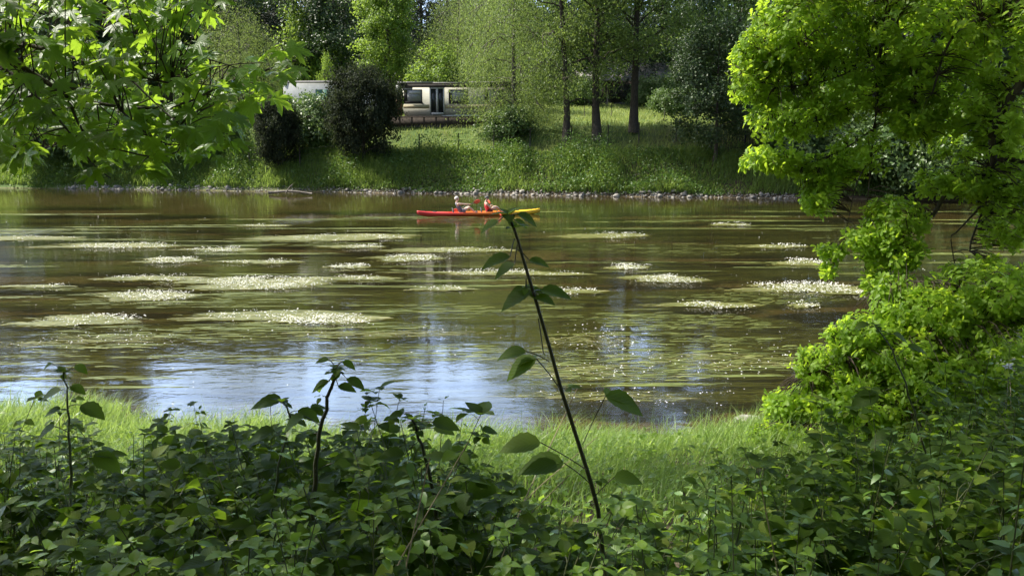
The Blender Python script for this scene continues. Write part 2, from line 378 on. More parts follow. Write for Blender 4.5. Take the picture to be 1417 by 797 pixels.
tag(g.build('ground', m, smooth=True), 'river banks, river bed and hillside ground', kind='structure')
# ---------------------------------------------------------------- water
m, nt, out = nmat('river_water')
geo = N(nt, 'NewGeometry')
def wnoise(scale, st, detail=3, rot=0.0):
    mp = N(nt, 'Mapping'); mp.inputs['Scale'].default_value = st; mp.inputs['Rotation'].default_value = (0, 0, rot); L(nt, geo.outputs['Position'], mp.inputs[0])
    n = N(nt, 'TexNoise'); n.inputs['Scale'].default_value = scale; n.inputs['Detail'].default_value = detail; L(nt, mp.outputs[0], n.inputs['Vector']); return n.outputs[0]
a = wnoise(2.6, (0.45, 1, 1), 4, 0.12); b = wnoise(9, (0.6, 1, 1), 3, -0.2); c_ = wnoise(0.35, (0.35, 1, 1), 3); d_ = wnoise(0.9, (0.25, 1, 1), 2, 0.05)
calm = mathn(nt, 'MULTIPLY', mathn(nt, 'SUBTRACT', c_, 0.38), 4, True)      # patches of calmer and riffled water
h = mathn(nt, 'ADD', mathn(nt, 'MULTIPLY', a, 0.0065), mathn(nt, 'MULTIPLY', mathn(nt, 'MULTIPLY', b, calm), 0.0035))
h = mathn(nt, 'ADD', h, mathn(nt, 'MULTIPLY', d_, 0.007))
# wake behind the boat and the riffle over a submerged stone
spw = N(nt, 'SeparateXYZ'); L(nt, geo.outputs['Position'], spw.inputs[0])
def blob(cx, cy_, rx, ry):
    u = mathn(nt, 'DIVIDE', mathn(nt, 'SUBTRACT', spw.outputs[0], cx), rx); v = mathn(nt, 'DIVIDE', mathn(nt, 'SUBTRACT', spw.outputs[1], cy_), ry)
    q = mathn(nt, 'ADD', mathn(nt, 'MULTIPLY', u, u), mathn(nt, 'MULTIPLY', v, v)); return mathn(nt, 'SUBTRACT', 1.0, q, True)
def pblob(px, py, wx, wy):
    P0 = onz(px, py); P1 = onz(px + wx, py); P2 = onz(px, py - wy); return blob(float(P0[0]), float(P0[1]), float(P1[0] - P0[0]), float(P2[1] - P0[1]))
rip = wnoise(5, (0.35, 1.3, 1), 3, 0.1)
blobs = pblob(540, 300, 80, 6)
for q in (pblob(420, 303, 50, 9), pblob(20, 322, 90, 9), pblob(640, 305, 60, 5)): blobs = mathn(nt, 'MAXIMUM', blobs, q)
h = mathn(nt, 'ADD', h, mathn(nt, 'MULTIPLY', mathn(nt, 'MULTIPLY', mathn(nt, 'SUBTRACT', rip, 0.5), blobs), 0.05))
bm = N(nt, 'Bump'); bm.inputs['Strength'].default_value = 1.0; bm.inputs['Distance'].default_value = 1.0; L(nt, h, bm.inputs['Height'])
fr = N(nt, 'Fresnel'); fr.inputs['IOR'].default_value = 1.34; L(nt, bm.outputs[0], fr.inputs['Normal'])
gl = N(nt, 'BsdfGlossy'); gl.inputs['Roughness'].default_value = 0.03; gl.inputs['Color'].default_value = (1, 1, 1, 1); L(nt, bm.outputs[0], gl.inputs['Normal'])
tr = N(nt, 'BsdfTransparent'); tr.inputs['Color'].default_value = (0.70, 0.66, 0.44, 1)
df = N(nt, 'BsdfDiffuse'); df.inputs['Color'].default_value = (0.042, 0.038, 0.018, 1)   # suspended silt
ms = N(nt, 'MixShader'); ms.inputs[0].default_value = 0.30; L(nt, tr.outputs[0], ms.inputs[1]); L(nt, df.outputs[0], ms.inputs[2])
mx = N(nt, 'MixShader'); L(nt, fr.outputs[0], mx.inputs[0]); L(nt, ms.outputs[0], mx.inputs[1]); L(nt, gl.outputs[0], mx.inputs[2]); L(nt, mx.outputs[0], out.inputs[0])
g = Geo(); g.add([(-420, 3, 0), (420, 3, 0), (420, 30, 0), (-420, 30, 0)], [np.array([[0, 1, 2, 3]])])
g.add([(420, 30, 0), (-420, 30, 0), (-420, 52.6 + 76 + 4, 0), (120, 52.6 - 21.6 + 4, 0), (420, 32, 0)], [np.array([[0, 4, 3, 2, 1]])])
tag(g.build('water', m), 'brown river water with ripples and reflections', kind='structure')
# ---------------------------------------------------------------- water weed
M['weed'] = leaf_mat('water_weed', (0.12, 0.135, 0.03), (0.22, 0.23, 0.065), 0.3, rough=0.5, c3=(0.36, 0.34, 0.16))
M['weed_sub'] = leaf_mat('submerged_weed', (0.105, 0.135, 0.028), (0.17, 0.205, 0.045), 0.2, rough=0.6, c3=(0.27, 0.30, 0.08))
M['petal'] = leaf_mat('white_petal', (0.72, 0.72, 0.62), (0.84, 0.84, 0.76), 0.25, (0.8, 0.8, 0.6), 0.6)
def strands(g, cx, cy, n, rx, ry, ln, wd, z0, z1, mi=0, wavy=0.05):
    # wavy ribbons trailing along the current (x)
    k = 8
    th = rng.uniform(0, 2 * PI, n); rr = np.sqrt(rng.uniform(0, 1, n))
    x0 = cx + rx * rr * np.cos(th); y0 = cy + ry * rr * np.sin(th)
    Ls = ln * rng.uniform(0.4, 1.2, n) ; t = np.linspace(0, 1, k)
    ph = rng.uniform(0, 6, n)[:, None]; fq = rng.uniform(2, 6, n)[:, None]; am = wavy * rng.uniform(0.3, 1.3, n)[:, None]
    X = x0[:, None] + (t[None] - 0.5) * Ls[:, None]
    Y = y0[:, None] + am * np.sin(ph + fq * t[None]) + 0.05 * (t[None] - .5) * Ls[:, None]
    Z = rng.uniform(z0, z1, n)[:, None] + (0.5 * (z1 - z0)) * 0.3 * np.sin(ph * 2 + fq * 1.7 * t[None])
    wv = (wd * rng.uniform(0.5, 1.3, n))[:, None] * np.sin(PI * (0.06 + 0.9 * t[None])) ** 0.6 * 0.5
    V = np.stack([np.stack([X, Y - wv, Z], -1), np.stack([X, Y + wv, Z + wv * 0.1], -1)], 2).reshape(n, 2 * k, 3)
    q = np.array([[2 * i, 2 * i + 2, 2 * i + 3, 2 * i + 1] for i in range(k - 1)])
    g.add(V.reshape(-1, 3), [(q[None] + (np.arange(n) * 2 * k)[:, None, None]).reshape(-1, 4)], mi=mi)
FLOWER = (np.array([(0, 0, 0)] + [(math.cos(k * PI / 5) * (1 if k % 2 == 0 else .62), math.sin(k * PI / 5) * (1 if k % 2 == 0 else .62), .25) for k in range(10)], float),
          [np.array([[0, k + 1, (k + 1) % 10 + 1] for k in range(10)])], np.zeros((11, 2)))
# (px, py, half width, half height, flower count, label)
mats_ = [
 (163, 341, 80, 4.5, 420, 'long white flowering weed raft nearest the far left bank shade'),
 (302, 346, 50, 3.5, 200, 'thin flowering weed raft just right of the longest upper left raft'),
 (235, 361, 42, 4.5, 260, 'short dense white flowered weed raft below the upper left rafts'),
 (470, 329, 92, 5, 260, 'broad pale weed raft in midstream left of the kayak stern'),
 (490, 342, 42, 3, 120, 'narrow flowering weed strip directly under the broad midstream raft'),
 (358, 363, 58, 3, 90, 'faint thin weed strip with few flowers left of midstream'),
 (565, 358, 48, 5, 300, 'thick white flowered weed raft below and left of the kayak'),
 (478, 370, 32, 4, 200, 'small dense white flower tuft on dark water left of the thick raft'),
 (352, 392, 102, 9, 900, 'largest diamond shaped flowering weed raft in left midstream'),
 (470, 386, 80, 4, 120, 'thin green tail of weed trailing right of the largest raft'),
 (208, 410, 65, 7, 420, 'dense flowering weed raft left of and nearer than the largest raft'),
 (212, 386, 78, 4.5, 130, 'green weed raft with white right tip left of the largest raft'),
 (120, 445, 72, 9, 160, 'brownish yellow weed raft near the left edge of the picture'),
 (375, 437, 120, 8, 140, 'wide pale green weed raft in the near left water'),
 (440, 444, 78, 7, 520, 'flower edged weed raft overlapping the wide pale green one'),
 (180, 470, 85, 7, 110, 'olive weed raft under the brownish yellow one'),
 (55, 477, 60, 5, 30, 'small olive weed raft at the lower left edge of the river'),
 (640, 347, 70, 4, 150, 'pale weed raft just below the kayak'),
 (680, 378, 85, 4, 200, 'long thin flowering weed raft behind the tall bramble shoot'),
 (612, 401, 45, 3, 60, 'thin weed strip left of the tall bramble shoot'),
 (362, 313, 35, 2, 60, 'tiny far weed strip left of the riffle'),
 (50, 330, 62, 3.5, 80, 'pale weed strip at the far left of the river'),
 (50, 397, 45, 2.5, 30, 'thin weed strip on the left edge below the far rafts'),
 (842, 326, 52, 4.5, 140, 'flowering weed raft right of the yellow kayak bow'),
 (865, 370, 32, 4.5, 240, 'dense white flower tuft right of the tall bramble shoot'),
 (918, 388, 60, 6, 330, 'flower covered weed raft in the right midstream'),
 (1100, 398, 80, 8, 620, 'wide white flowering weed raft beside the oak branches'),
 (1075, 341, 42, 3, 110, 'thin flowering weed strip left of the hanging oak branches'),
 (1008, 311, 28, 2.5, 90, 'tiny white flower tuft near the far right bank'),
 (1112, 364, 36, 5, 200, 'small flowering weed raft just left of the oak leaves'),
 (990, 423, 62, 5.5, 130, 'green weed raft with flowered right end in right midstream'),
 (1112, 423, 22, 3.5, 60, 'short flowered weed tuft touching the oak leaves'),
 (785, 404, 50, 4.5, 120, 'thin flowered weed raft right beside the upper bramble stem'),
 (832, 470, 55, 16, 160, 'loose scatter of flowers on olive weed right of the bramble stem'),
 (1180, 405, 40, 4, 120, 'flowering weed raft half hidden in the oak leaves'),
 (750, 380, 70, 3, 60, 'thin green weed strip crossing right of the bramble tip'),
 (540, 463, 120, 7, 60, 'faint olive weed raft between the near left water and the stem'),
 (830, 512, 105, 13, 90, 'olive weed bed with scattered flowers near the grassy bank'),
 (1010, 500, 115, 15, 110, 'large dark olive weed bed in the near right water'),
 (870, 548, 110, 11, 90, 'nearest weed bed along the sunlit bank grass'),
 (1240, 398, 60, 4, 150, 'flowering weed raft seen through the oak branches'),
]
for (px, py, hw, hh, nf, lab) in mats_:
    nf = int(nf * (1.5 if py < 455 else .8))
    c0 = onz(px, py); hx = float(onz(px + hw, py)[0] - c0[0]); hy = float(onz(px, py - hh)[1] - onz(px, py + hh)[1]) / 2
    root = empty('floating_weed', (c0[0], c0[1], 0)); tag(root, lab, 'water weed', 'rafts of flowering water crowfoot on the river')
    g = Geo(); dens = hx * hy
    near = py > 455
    n = int(min(1500, 130 + dens * (210 if near else 240)))
    nl = int(rng.integers(4, 8)); lobes = []
    for q in range(nl):                      # each raft is several overlapping drawn out lobes, denser to the right
        ox = rng.uniform(-0.75, 0.55) * hx; oy = rng.uniform(-0.75, 0.75) * hy * (1 - 0.5 * abs(ox / hx)); lx = rng.uniform(0.3, 0.7) * hx; ly = rng.uniform(0.18, 0.42) * hy
        if q == 0: ox, oy, lx, ly = 0.25 * hx, 0, 0.65 * hx, 0.5 * hy
        lobes.append((ox, oy, lx, ly)); fr_ = (lx * ly) / (hx * hy)
        if not near: strands(g, ox, oy, int(n * fr_ * 2.2) + 8, lx, ly, lx * 0.7, 0.04 + 0.0012 * c0[1], 0.002, 0.022, wavy=ly * 0.12)
        strands(g, ox - .4 * lx, oy, int(n * fr_ * 1.6) + 8, lx * 1.3, ly * 1.1, lx * 1.1, 0.04 if not near else 0.022, -0.09, 0.006 if near else 0.004, wavy=ly * 0.2)
    g.build('weed_strands', M['weed'], root)
    g = Geo(); nc = max(3, nf // 14)
    th = rng.uniform(0, 2 * PI, nc); rr = np.sqrt(rng.uniform(0, 1, nc))
    fx = (0.12 + 0.85 * rr * np.cos(th)) * hx * 0.9; fy = -0.1 * hy + hy * 0.95 * rr * np.sin(th)
    which = rng.integers(0, nc, nf)
    spr_ = 3.0 if near else 1.0
    P = np.stack([fx[which] + spr_ * rng.normal(0, 0.11 * hx ** 0.5 + .05, nf), fy[which] + spr_ * rng.normal(0, 0.06 + 0.05 * hy, nf), rng.uniform(0.03, 0.085, nf)], 1)
    scatter(g, FLOWER, P, np.stack([rng.normal(size=nf), rng.normal(size=nf), 0.2 * rng.normal(size=nf)], 1), rdir(nf, 1.6), rng.uniform(0.010, 0.021, nf) * (1 + 0.012 * c0[1]) * (0.8 if near else 1))
    g.build('flowers', M['petal'], root)['kind'] = 'stuff'
# submerged beds of weed, drawn out by the current
g = Geo()
for k in range(190):
    px = rng.uniform(-60, 1480); py = 285 + 290 * rng.uniform(0, 1) ** 1.2
    c0 = onz(px, py, -0.15); sc_ = rng.uniform(0.6, 1.6)
    rx = sc_ * (1.0 + 0.045 * c0[1]); ry = rx * rng.uniform(0.10, 0.24)
    strands(g, c0[0], c0[1], int(130 * sc_ * (1 + 0.03 * c0[1])), rx, ry, rx * 1.3, 0.018 + 0.0012 * c0[1], -0.24, -0.06, wavy=ry * 0.2)
for (px, py, hw, hh, n) in ((1000, 500, 170, 26, 700), (830, 520, 150, 22, 600), (600, 500, 160, 14, 260), (950, 455, 150, 12, 500), (700, 440, 200, 12, 300), (300, 470, 220, 14, 400), (1050, 420, 120, 9, 350), (260, 425, 200, 10, 260), (920, 350, 160, 9, 300), (150, 500, 150, 10, 80)):
    c0 = onz(px, py, -0.15); hx = float(onz(px + hw, py)[0] - c0[0]); hy = float(onz(px, py - hh)[1] - onz(px, py + hh)[1]) / 2
    strands(g, c0[0], c0[1], int(n * 3.2), hx, hy, hx * 0.6, 0.03, -0.14, -0.006, wavy=hy * 0.08)
for k in range(110):                            # thin pale streaks trailing at the surface
    px = rng.uniform(-60, 1480); py = 292 + 250 * rng.uniform(0, 1) ** 1.3
    c0 = onz(px, py); rx = (0.7 + 0.05 * c0[1]) * rng.uniform(.5, 1.7); ry = rx * rng.uniform(0.03, 0.09)
    strands(g, c0[0], c0[1], int(rx * 26), rx, ry, rx * 1.0, 0.018 + 0.0011 * c0[1], -0.04, 0.004, wavy=ry * 0.25)
tag(g.build('submerged_weed', M['weed_sub']), 'olive strands of weed trailing under the water surface', 'water weed', kind='stuff')
# loose petals drifting everywhere between the rafts
g = Geo(); n = 600
P = np.array([onz(rng.uniform(0, 1300), 300 + 270 * rng.uniform(0, 1) ** 1.4) for _ in range(n)])
clm = vnoise(P[:, 0], P[:, 1], 2.5, 33) > 0.55; P = P[clm]; n = len(P); P[:, 2] = 0.02
scatter(g, FLOWER, P, rdir(n) * [1, 1, .2], rdir(n, 2), rng.uniform(0.007, 0.014, n) * (1 + 0.02 * P[:, 1]))
tag(g.build('drifting_petals', M['petal']), 'scattered white crowfoot flowers dotted over the water', 'flowers', kind='stuff')
# ---------------------------------------------------------------- near bank grass
g = Geo(); n = 80000
x = rng.uniform(-9, 8, n); y = 3.2 + rng.uniform(0, 1, n) ** 0.5 * 8.5
dn = ynear(x) - y; k = (dn > -0.10 + 0.3 * (rng.uniform(0, 1, n) - 0.6)) & (vnoise(x, y, 0.45, 21) + rng.uniform(-.35, .35, n) > 0.30)
x, y, dn = x[k], y[k], dn[k]
H = (0.16 + 0.36 * vnoise(x, y, 0.6, 22)) * rng.uniform(0.5, 1.3, len(x)); H *= np.clip(0.75 + dn * 0.4, 0.6, 1.0)
grass(g, np.stack([x, y, terrain(x, y) - 0.01], 1), H, rng.uniform(0.007, 0.017, len(x)), lean=0.9, stations=4)
x = rng.uniform(-9, 7, 500); y = ynear(x) - rng.uniform(0, 2.5, 500)
grass(g, np.stack([x, y, terrain(x, y)], 1), rng.uniform(0.45, 0.7, 500), 0.006, lean=0.4, stations=4)
tag(g.build('bank_grass', M['grass']), 'lush sunlit grass along the near bank', 'grass', kind='stuff')
# low ground cover between the brambles and the grass
g = Geo(); n = 15000
x = rng.uniform(-8, 8, n); y = rng.uniform(2.6, 8.5, n); P = np.stack([x, y, terrain(x, y) + rng.uniform(0.03, 0.3, n)], 1)
k = (vnoise(x, y, 0.7, 31) > 0.45) | (y < 5.4); P = P[k]
scatter(g, BRAMS, P, rdir(len(P)) * [1, 1, .4], rdir(len(P), 2), rng.uniform(0.04, 0.08, len(P)))
tag(g.build('ground_cover', M['bramble_young_sun_tint']), 'low leafy weeds in the bank grass', 'ground cover', kind='stuff')
# ---------------------------------------------------------------- bramble thicket
class Plants:
    def __init__(s): s.P = []; s.D = []; s.N = []; s.S = []; s.stem = Geo()
    def leaf(s, p, d, n, sz): s.P.append(p); s.D.append(d); s.N.append(n); s.S.append(sz)
    def flush(s, g, tm): scatter(g, tm, np.array(s.P), np.array(s.D), np.array(s.N), np.array(s.S))
def trifoliate(pl, p, d, sz, n3=3, pet=0.6, stem_r=0.0015):
    d = d / np.linalg.norm(d); q = p + d * sz * pet - np.array([0, 0, 1]) * sz * 0.05
    tube(pl.stem, [p, (p + q) / 2 + [0, 0, sz * 0.06], q], [stem_r, stem_r, stem_r * .8], 3, cap=False)
    side = np.cross(d, [0, 0, 1]); side /= np.linalg.norm(side) + 1e-6
    up = np.array([0, 0, 1]) + 0.35 * rng.normal(size=3) + d * 0.15
    tilt = rng.uniform(-0.5, 0.15)
    for k in range(n3):
        a = [0, 1.15, -1.15, 1.9, -1.9][k]
        dd = d * math.cos(a) + side * math.sin(a); dd = dd + np.array([0, 0, tilt]) + 0.12 * rng.normal(size=3)
        pl.leaf(q + dd * 0.008, dd, up + 0.2 * rng.normal(size=3), sz * (1.0 if k == 0 else 0.85) * rng.uniform(.9, 1.1))
def cane(pl, base, h, lean, nodes, sz, r=0.004, n3=3, t0=0.15, pet=0.6):
    k = 7; t = np.linspace(0, 1, k)
    P = np.stack([base[0] + lean[0] * h * t ** 1.5, base[1] + lean[1] * h * t ** 1.5, base[2] + h * t * (1 - 0.12 * t * (abs(lean[0]) + abs(lean[1])))], 1)
    P[1:-1] += 0.015 * h * rng.normal(size=(k - 2, 3))
    tube(pl.stem, P, np.linspace(r, r * 0.35, k), 5)
    a = rng.uniform(0, 6.28)
    for i in range(nodes):
        u = t0 + (1 - t0) * (i + 0.7) / nodes; pi_ = P[0] * 0 + np.array([np.interp(u, t, P[:, j]) for j in range(3)])
        a += 2.4 + rng.uniform(-.4, .4)
        s = sz * (1 - 0.55 * max(0, u - 0.6) / 0.4) * rng.uniform(0.8, 1.15)
        d = np.array([math.cos(a), math.sin(a), 0.35 + 0.8 * max(0, u - 0.7)])
        trifoliate(pl, pi_, d, s, n3, pet)
    for i in range(4):                                     # folded young leaves at the tip
        a += 1.6 + .5 * rng.normal(); pl.leaf(P[-1], np.array([math.cos(a), math.sin(a), rng.uniform(-.1, .9)]), np.array([-.4 * math.cos(a), -.4 * math.sin(a), 1]), sz * rng.uniform(.35, .65))
def ytop(px):
    return float(np.interp(px, [-100, 0, 120, 250, 400, 520, 640, 700, 800, 950, 1050, 1150, 1250, 1340, 1417, 1500], [592, 580, 594, 584, 586, 584, 604, 690, 735, 725, 650, 612, 590, 540, 450, 400]))
def thicket(pl, n, y0, y1, sz, hmin, hmax, pxr=(-150, 1560), n3=3, cap=None, mult=1.0):
    for _ in range(n):
        Y = y0 + (y1 - y0) * rng.uniform() ** 0.9; px = rng.uniform(*pxr)
        X = (px - CX) / F * Y * 1.0
        bz = gz(X, Y); zt = at(px, ytop(px) + rng.uniform(-22, 60), Y)[2]
        h = min(rng.uniform(hmin, hmax), zt - bz) * (0.62 + 0.5 * float(vnoise(X, Y, 0.55, 91)) if rng.uniform() < .8 else 1.0)
        if h < 0.22: continue
        cane(pl, (X, Y, bz - 0.02), h, rng.uniform(-.45, .45, 2), max(5, int(h * 13 * mult)), sz * rng.choice([.6, .85, 1.0, 1.2, 1.45], p=[.15, .25, .25, .2, .15]), n3=n3)
pl = Plants()
thicket(pl, 330, 3.7, 6.3, 0.11, 0.5, 1.25)
thicket(pl, 260, 2.4, 3.9, 0.10, 0.55, 1.2)
thicket(pl, 80, 1.7, 2.6, 0.090, 0.4, 0.9)
thicket(pl, 60, 2.8, 5.0, 0.115, 0.8, 1.5, pxr=(-100, 680), mult=.8)
thicket(pl, 60, 3.5, 5.6, 0.10, 0.9, 2.0, pxr=(1080, 1560))
g = Geo(); pl.flush(g, BRAM); bt = empty('bramble_thicket', (0, 4, 1.6)); tag(bt, 'dark shaded thicket of brambles covering the near bank', 'brambles', kind='stuff')
# the whole thicket is one mesh with two materials
def merged(pl, name, leafm, stemm, tm, parent=None, loc=(0, 0, 0)):
    pass
g2 = pl.stem
g.F = [(f, 0) for f, m_ in g.F]
base = g.n
for V_, U_ in zip(g2.V, g2.U): g.V.append(V_); g.U.append(U_)
for f, m_ in g2.F: g.F.append((f + base, 1))
bpy.data.objects.remove(bt)
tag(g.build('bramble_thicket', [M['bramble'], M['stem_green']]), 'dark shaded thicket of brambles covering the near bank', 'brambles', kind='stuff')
pl = Plants()
for _ in range(120):                           # nettles and tall narrow leaved herbs mixed in
    Y = rng.uniform(2.1, 6.2); px = rng.uniform(-100, 1500); X = (px - CX) / F * Y; z = gz(X, Y); h = min(rng.uniform(.5, 1.2), at(px, ytop(px) + rng.uniform(-34, 50), Y)[2] - z)
    if h < .3: continue
    l_ = rng.uniform(-.2, .2, 2); k_ = int(h / .075); a = rng.uniform(0, 3)
    tube(pl.stem, [(X, Y, z), (X + l_[0] * h * .4, Y + l_[1] * h * .4, z + h * .5), (X + l_[0] * h, Y + l_[1] * h, z + h)], [.0035, .003, .0015], 5)
    for i in range(2, k_ + 1):
        u = i / k_; p_ = np.array([X + l_[0] * h * u ** 1.3, Y + l_[1] * h * u ** 1.3, z + h * u]); a += 1.57
        for s_ in (0, PI): d_ = np.array([math.cos(a + s_), math.sin(a + s_), rng.uniform(-.5, .2) + (.8 if u > .92 else 0)]); pl.leaf(p_ + d_ * .012, d_, np.array([0, 0, 1]) + .2 * rng.normal(size=3), (.085 - .05 * max(0, u - .6) / .4) * rng.uniform(.8, 1.3))
g = Geo(); pl.flush(g, NETTLE); base = g.n
for V_, U_ in zip(pl.stem.V, pl.stem.U): g.V.append(V_); g.U.append(U_)
for f, m_ in pl.stem.F: g.F.append((f + base, 1))
tag(g.build('nettles', [M['nettle'], M['stem_green']]), 'nettles with narrow toothed leaves mixed into the brambles', 'nettles', kind='stuff')
# a few dead canes and dry stalks among the brambles
g = Geo()
for _ in range(38):
    Y = rng.uniform(2.0, 5.5); px = rng.uniform(-50, 1450); X = (px - CX) / F * Y; z = gz(X, Y); zt = at(px, ytop(px) + rng.uniform(20, 120), Y)[2]; h = min(rng.uniform(.5, 1.1), zt - z)
    if h < .3: continue
    l_ = rng.normal(size=2) * .5; P_ = smooth_path([(X, Y, z), (X + l_[0] * h * .3, Y + l_[1] * h * .3, z + h * .55), (X + l_[0] * h, Y + l_[1] * h, z + h)], 7); tube(g, P_, np.linspace(.004, .0015, 7), 5)
M['dry'] = noise_mat('dry_stalk', [(0.3, (0.16, 0.12, 0.07)), (0.7, (0.30, 0.24, 0.15))], scale=12, rough=.8)
tag(g.build('dead_canes', M['dry']), 'dry brown canes caught among the brambles', 'dead canes', kind='stuff')
# young plants low in the foreground, leaves coloured lighter for sun dapples
pl = Plants()
for _ in range(70):
    Y = rng.uniform(1.75, 3.0); px = rng.choice([rng.uniform(-60, 420), rng.uniform(380, 900), rng.uniform(860, 1200)]); X = (px - CX) / F * Y
    zt = at(px, rng.uniform(690, 800), Y)[2]; bz = gz(X, Y); h = zt - bz
    if h < 0.15: continue
    cane(pl, (X, Y, bz), h, rng.uniform(-.3, .3, 2), max(4, int(h * 12)), 0.07, t0=0.4)
g = Geo(); pl.flush(g, BRAM); base = g.n
for V_, U_ in zip(pl.stem.V, pl.stem.U): g.V.append(V_); g.U.append(U_)
for f, m_ in pl.stem.F: g.F.append((f + base, 1))
tag(g.build('young_undergrowth', [M['bramble_young_sun_tint'], M['stem_green']]), 'fresh green leafy plants low at the front edge', 'undergrowth', kind='stuff')
# single plants that stand out above the thicket
def plant_obj(name, label, cat, build, group=None, leafm='bramble', stemm='stem_green', tm=BRAM, base=None):
    pl = Plants(); build(pl)
    root = empty(name, base); tag(root, label, cat, group)
    off = np.array(base)
    pl.P = [p - off for p in pl.P]; pl.stem.V = [v - off.astype(np.float32) for v in pl.stem.V]
    pl.stem.build('stem', M[stemm], root, smooth=True)
    g = Geo(); pl.flush(g, tm); g.build('leaves', M[leafm], root)
def shoot(path_px, Y0, Y1, r, leaves, tipn=6, extra=None):
    def f(pl):
        n = len(path_px); pts = [at(px, py, Y0 + (Y1 - Y0) * i / (n - 1)) for i, (px, py) in enumerate(path_px)]
        P = smooth_path(pts, 14); P[1:-1] += rng.normal(size=(12, 3)) * .004; tube(pl.stem, P, np.linspace(r, r * 0.45, 14), 7)
        for (px0, py0, px1, py1, szpx, nl) in leaves:       # petiole from stem point to leaf base, then leaves
            Y = np.interp(py0, [path_px[-1][1], path_px[0][1]], [Y1, Y0])
            a = at(px0, py0, Y); dy = rng.uniform(-0.06, 0.06); b = at(px1, py1, Y + dy)
            sz = szpx / F * Y
            tube(pl.stem, smooth_path([a, (a + b) / 2 + [0, 0, .004], b], 6), [0.0018] * 6, 4)
            d = b - a; d = d / (np.linalg.norm(d) + 1e-6); s = np.sign(px1 - px0) or 1
            for k in range(nl):
                ang = [0, 0.9, -0.9][k]
                dd = np.array([s * math.cos(ang), math.sin(ang) * 0.9 - .15, rng.uniform(-0.5, 0.05)])
                pl.leaf(b, dd, np.array([0.1 * rng.normal(), -0.35, 1]), sz * rng.uniform(.8, 1.05))
        for k in range(tipn + 3):
            a = k * 2.4; pl.leaf(P[-1 - k // 5], np.array([math.cos(a) * .8, math.sin(a) * .6, rng.uniform(-.1, .8)]), np.array([0, 0, 1]), rng.uniform(.03, .055))
        for k in range(46):            # prickles and leaf scars up the stem
            i_ = rng.integers(0, 13); q_ = P[i_] + (P[i_ + 1] - P[i_]) * rng.uniform(); rr_ = r * (1 - .55 * i_ / 13); a = rng.uniform(0, 6.28); v_ = np.array([math.cos(a), math.sin(a), -.35])
            tube(pl.stem, [q_ + v_ * rr_ * .8, q_ + v_ * (rr_ + .006)], [.0016, .0003], 3, cap=False)
        for k in (3, 6, 9):
            if len(leaves) > 6: trifoliate(pl, P[k], np.array([rng.choice([-1, 1]) * 1.0, rng.uniform(-.5, .5), .2]), .035, 3)
        if extra: extra(pl, P)
    return f
Yt = 2.6
def pbase(px, py, Y): 
    p = at(px, py, Y); return (float(p[0]), float(Y), gz(p[0], Y))
b0 = pbase(830, 770, Yt)
bpx = lambda X, Y, z: None
plant_obj('bramble_shoot', 'tallest leaning dark bramble shoot rising across the water in the centre', 'bramble shoot',
    shoot([(838, 800), (826, 700), (800, 610), (768, 515), (740, 410), (717, 340), (703, 297)], Yt, Yt - 0.25, 0.0085,
          [(703, 298, 690, 306, 34, 1), (704, 302, 716, 296, 34, 1), (705, 300, 712, 304, 26, 1), (712, 330, 706, 355, 44, 1), (715, 345, 732, 360, 36, 1), (728, 385, 728, 404, 56, 2), (738, 404, 748, 402, 48, 1), (745, 408, 735, 402, 50, 1), (716, 338, 712, 365, 40, 1),
           (775, 538, 742, 496, 56, 2), (760, 500, 728, 486, 48, 1), (806, 615, 838, 548, 60, 2), (812, 650, 748, 612, 62, 1), (818, 670, 780, 640, 70, 1), (820, 690, 850, 660, 44, 1), (745, 440, 752, 490, 5, 1)]), 
    base=b0, group='tall shoots standing above the thicket', leafm='bramble', stemm='stem_red')
b0 = pbase(436, 700, 3.0)
plant_obj('bramble_shoot', 'upright dark shoot with drooping crown of leaves left of centre', 'bramble shoot',
    shoot([(436, 760), (437, 660), (444, 590), (458, 540), (466, 510)], 3.0, 2.9, 0.011,
          [(466, 512, 455, 528, 34, 2), (466, 512, 480, 524, 34, 1), (463, 520, 468, 534, 34, 1), (462, 505, 455, 498, 22, 1), (466, 508, 474, 500, 24, 1), (445, 590, 420, 575, 40, 1), (440, 650, 462, 640, 40, 1)], 9),
    base=b0, group='tall shoots standing above the thicket', stemm='stem_red')
b0 = pbase(606, 730, 3.0)
plant_obj('bramble_shoot', 'short thick shoot with tufted top leaning left right of the sky reflection', 'bramble shoot',
    shoot([(612, 750), (600, 680), (585, 620), (570, 580)], 3.0, 2.9, 0.010,
          [(570, 582, 558, 572, 28, 2), (572, 585, 598, 584, 40, 1), (575, 595, 600, 592, 34, 1), (580, 610, 560, 628, 46, 1), (590, 640, 620, 622, 44, 1), (597, 670, 575, 650, 46, 1)], 12),
    base=b0, group='tall shoots standing above the thicket', stemm='stem_red')
b0 = pbase(98, 690, 3.1)
plant_obj('bramble_shoot', 'slender shoot with paired oval leaves in front of the left grass tuft', 'bramble shoot',
    shoot([(98, 700), (96, 610), (93, 560), (88, 515)], 3.1, 3.0, 0.006,
          [(88, 515, 72, 503, 20, 1), (88, 518, 104, 505, 24, 1), (92, 540, 84, 540, 36, 1), (93, 540, 98, 534, 28, 1), (95, 562, 112, 560, 40, 1), (95, 568, 84, 566, 30, 1), (97, 600, 76, 590, 34, 1), (97, 640, 130, 630, 44, 2)], 4),
    base=b0, group='tall shoots standing above the thicket')
b0 = pbase(378, 690, 3.2)
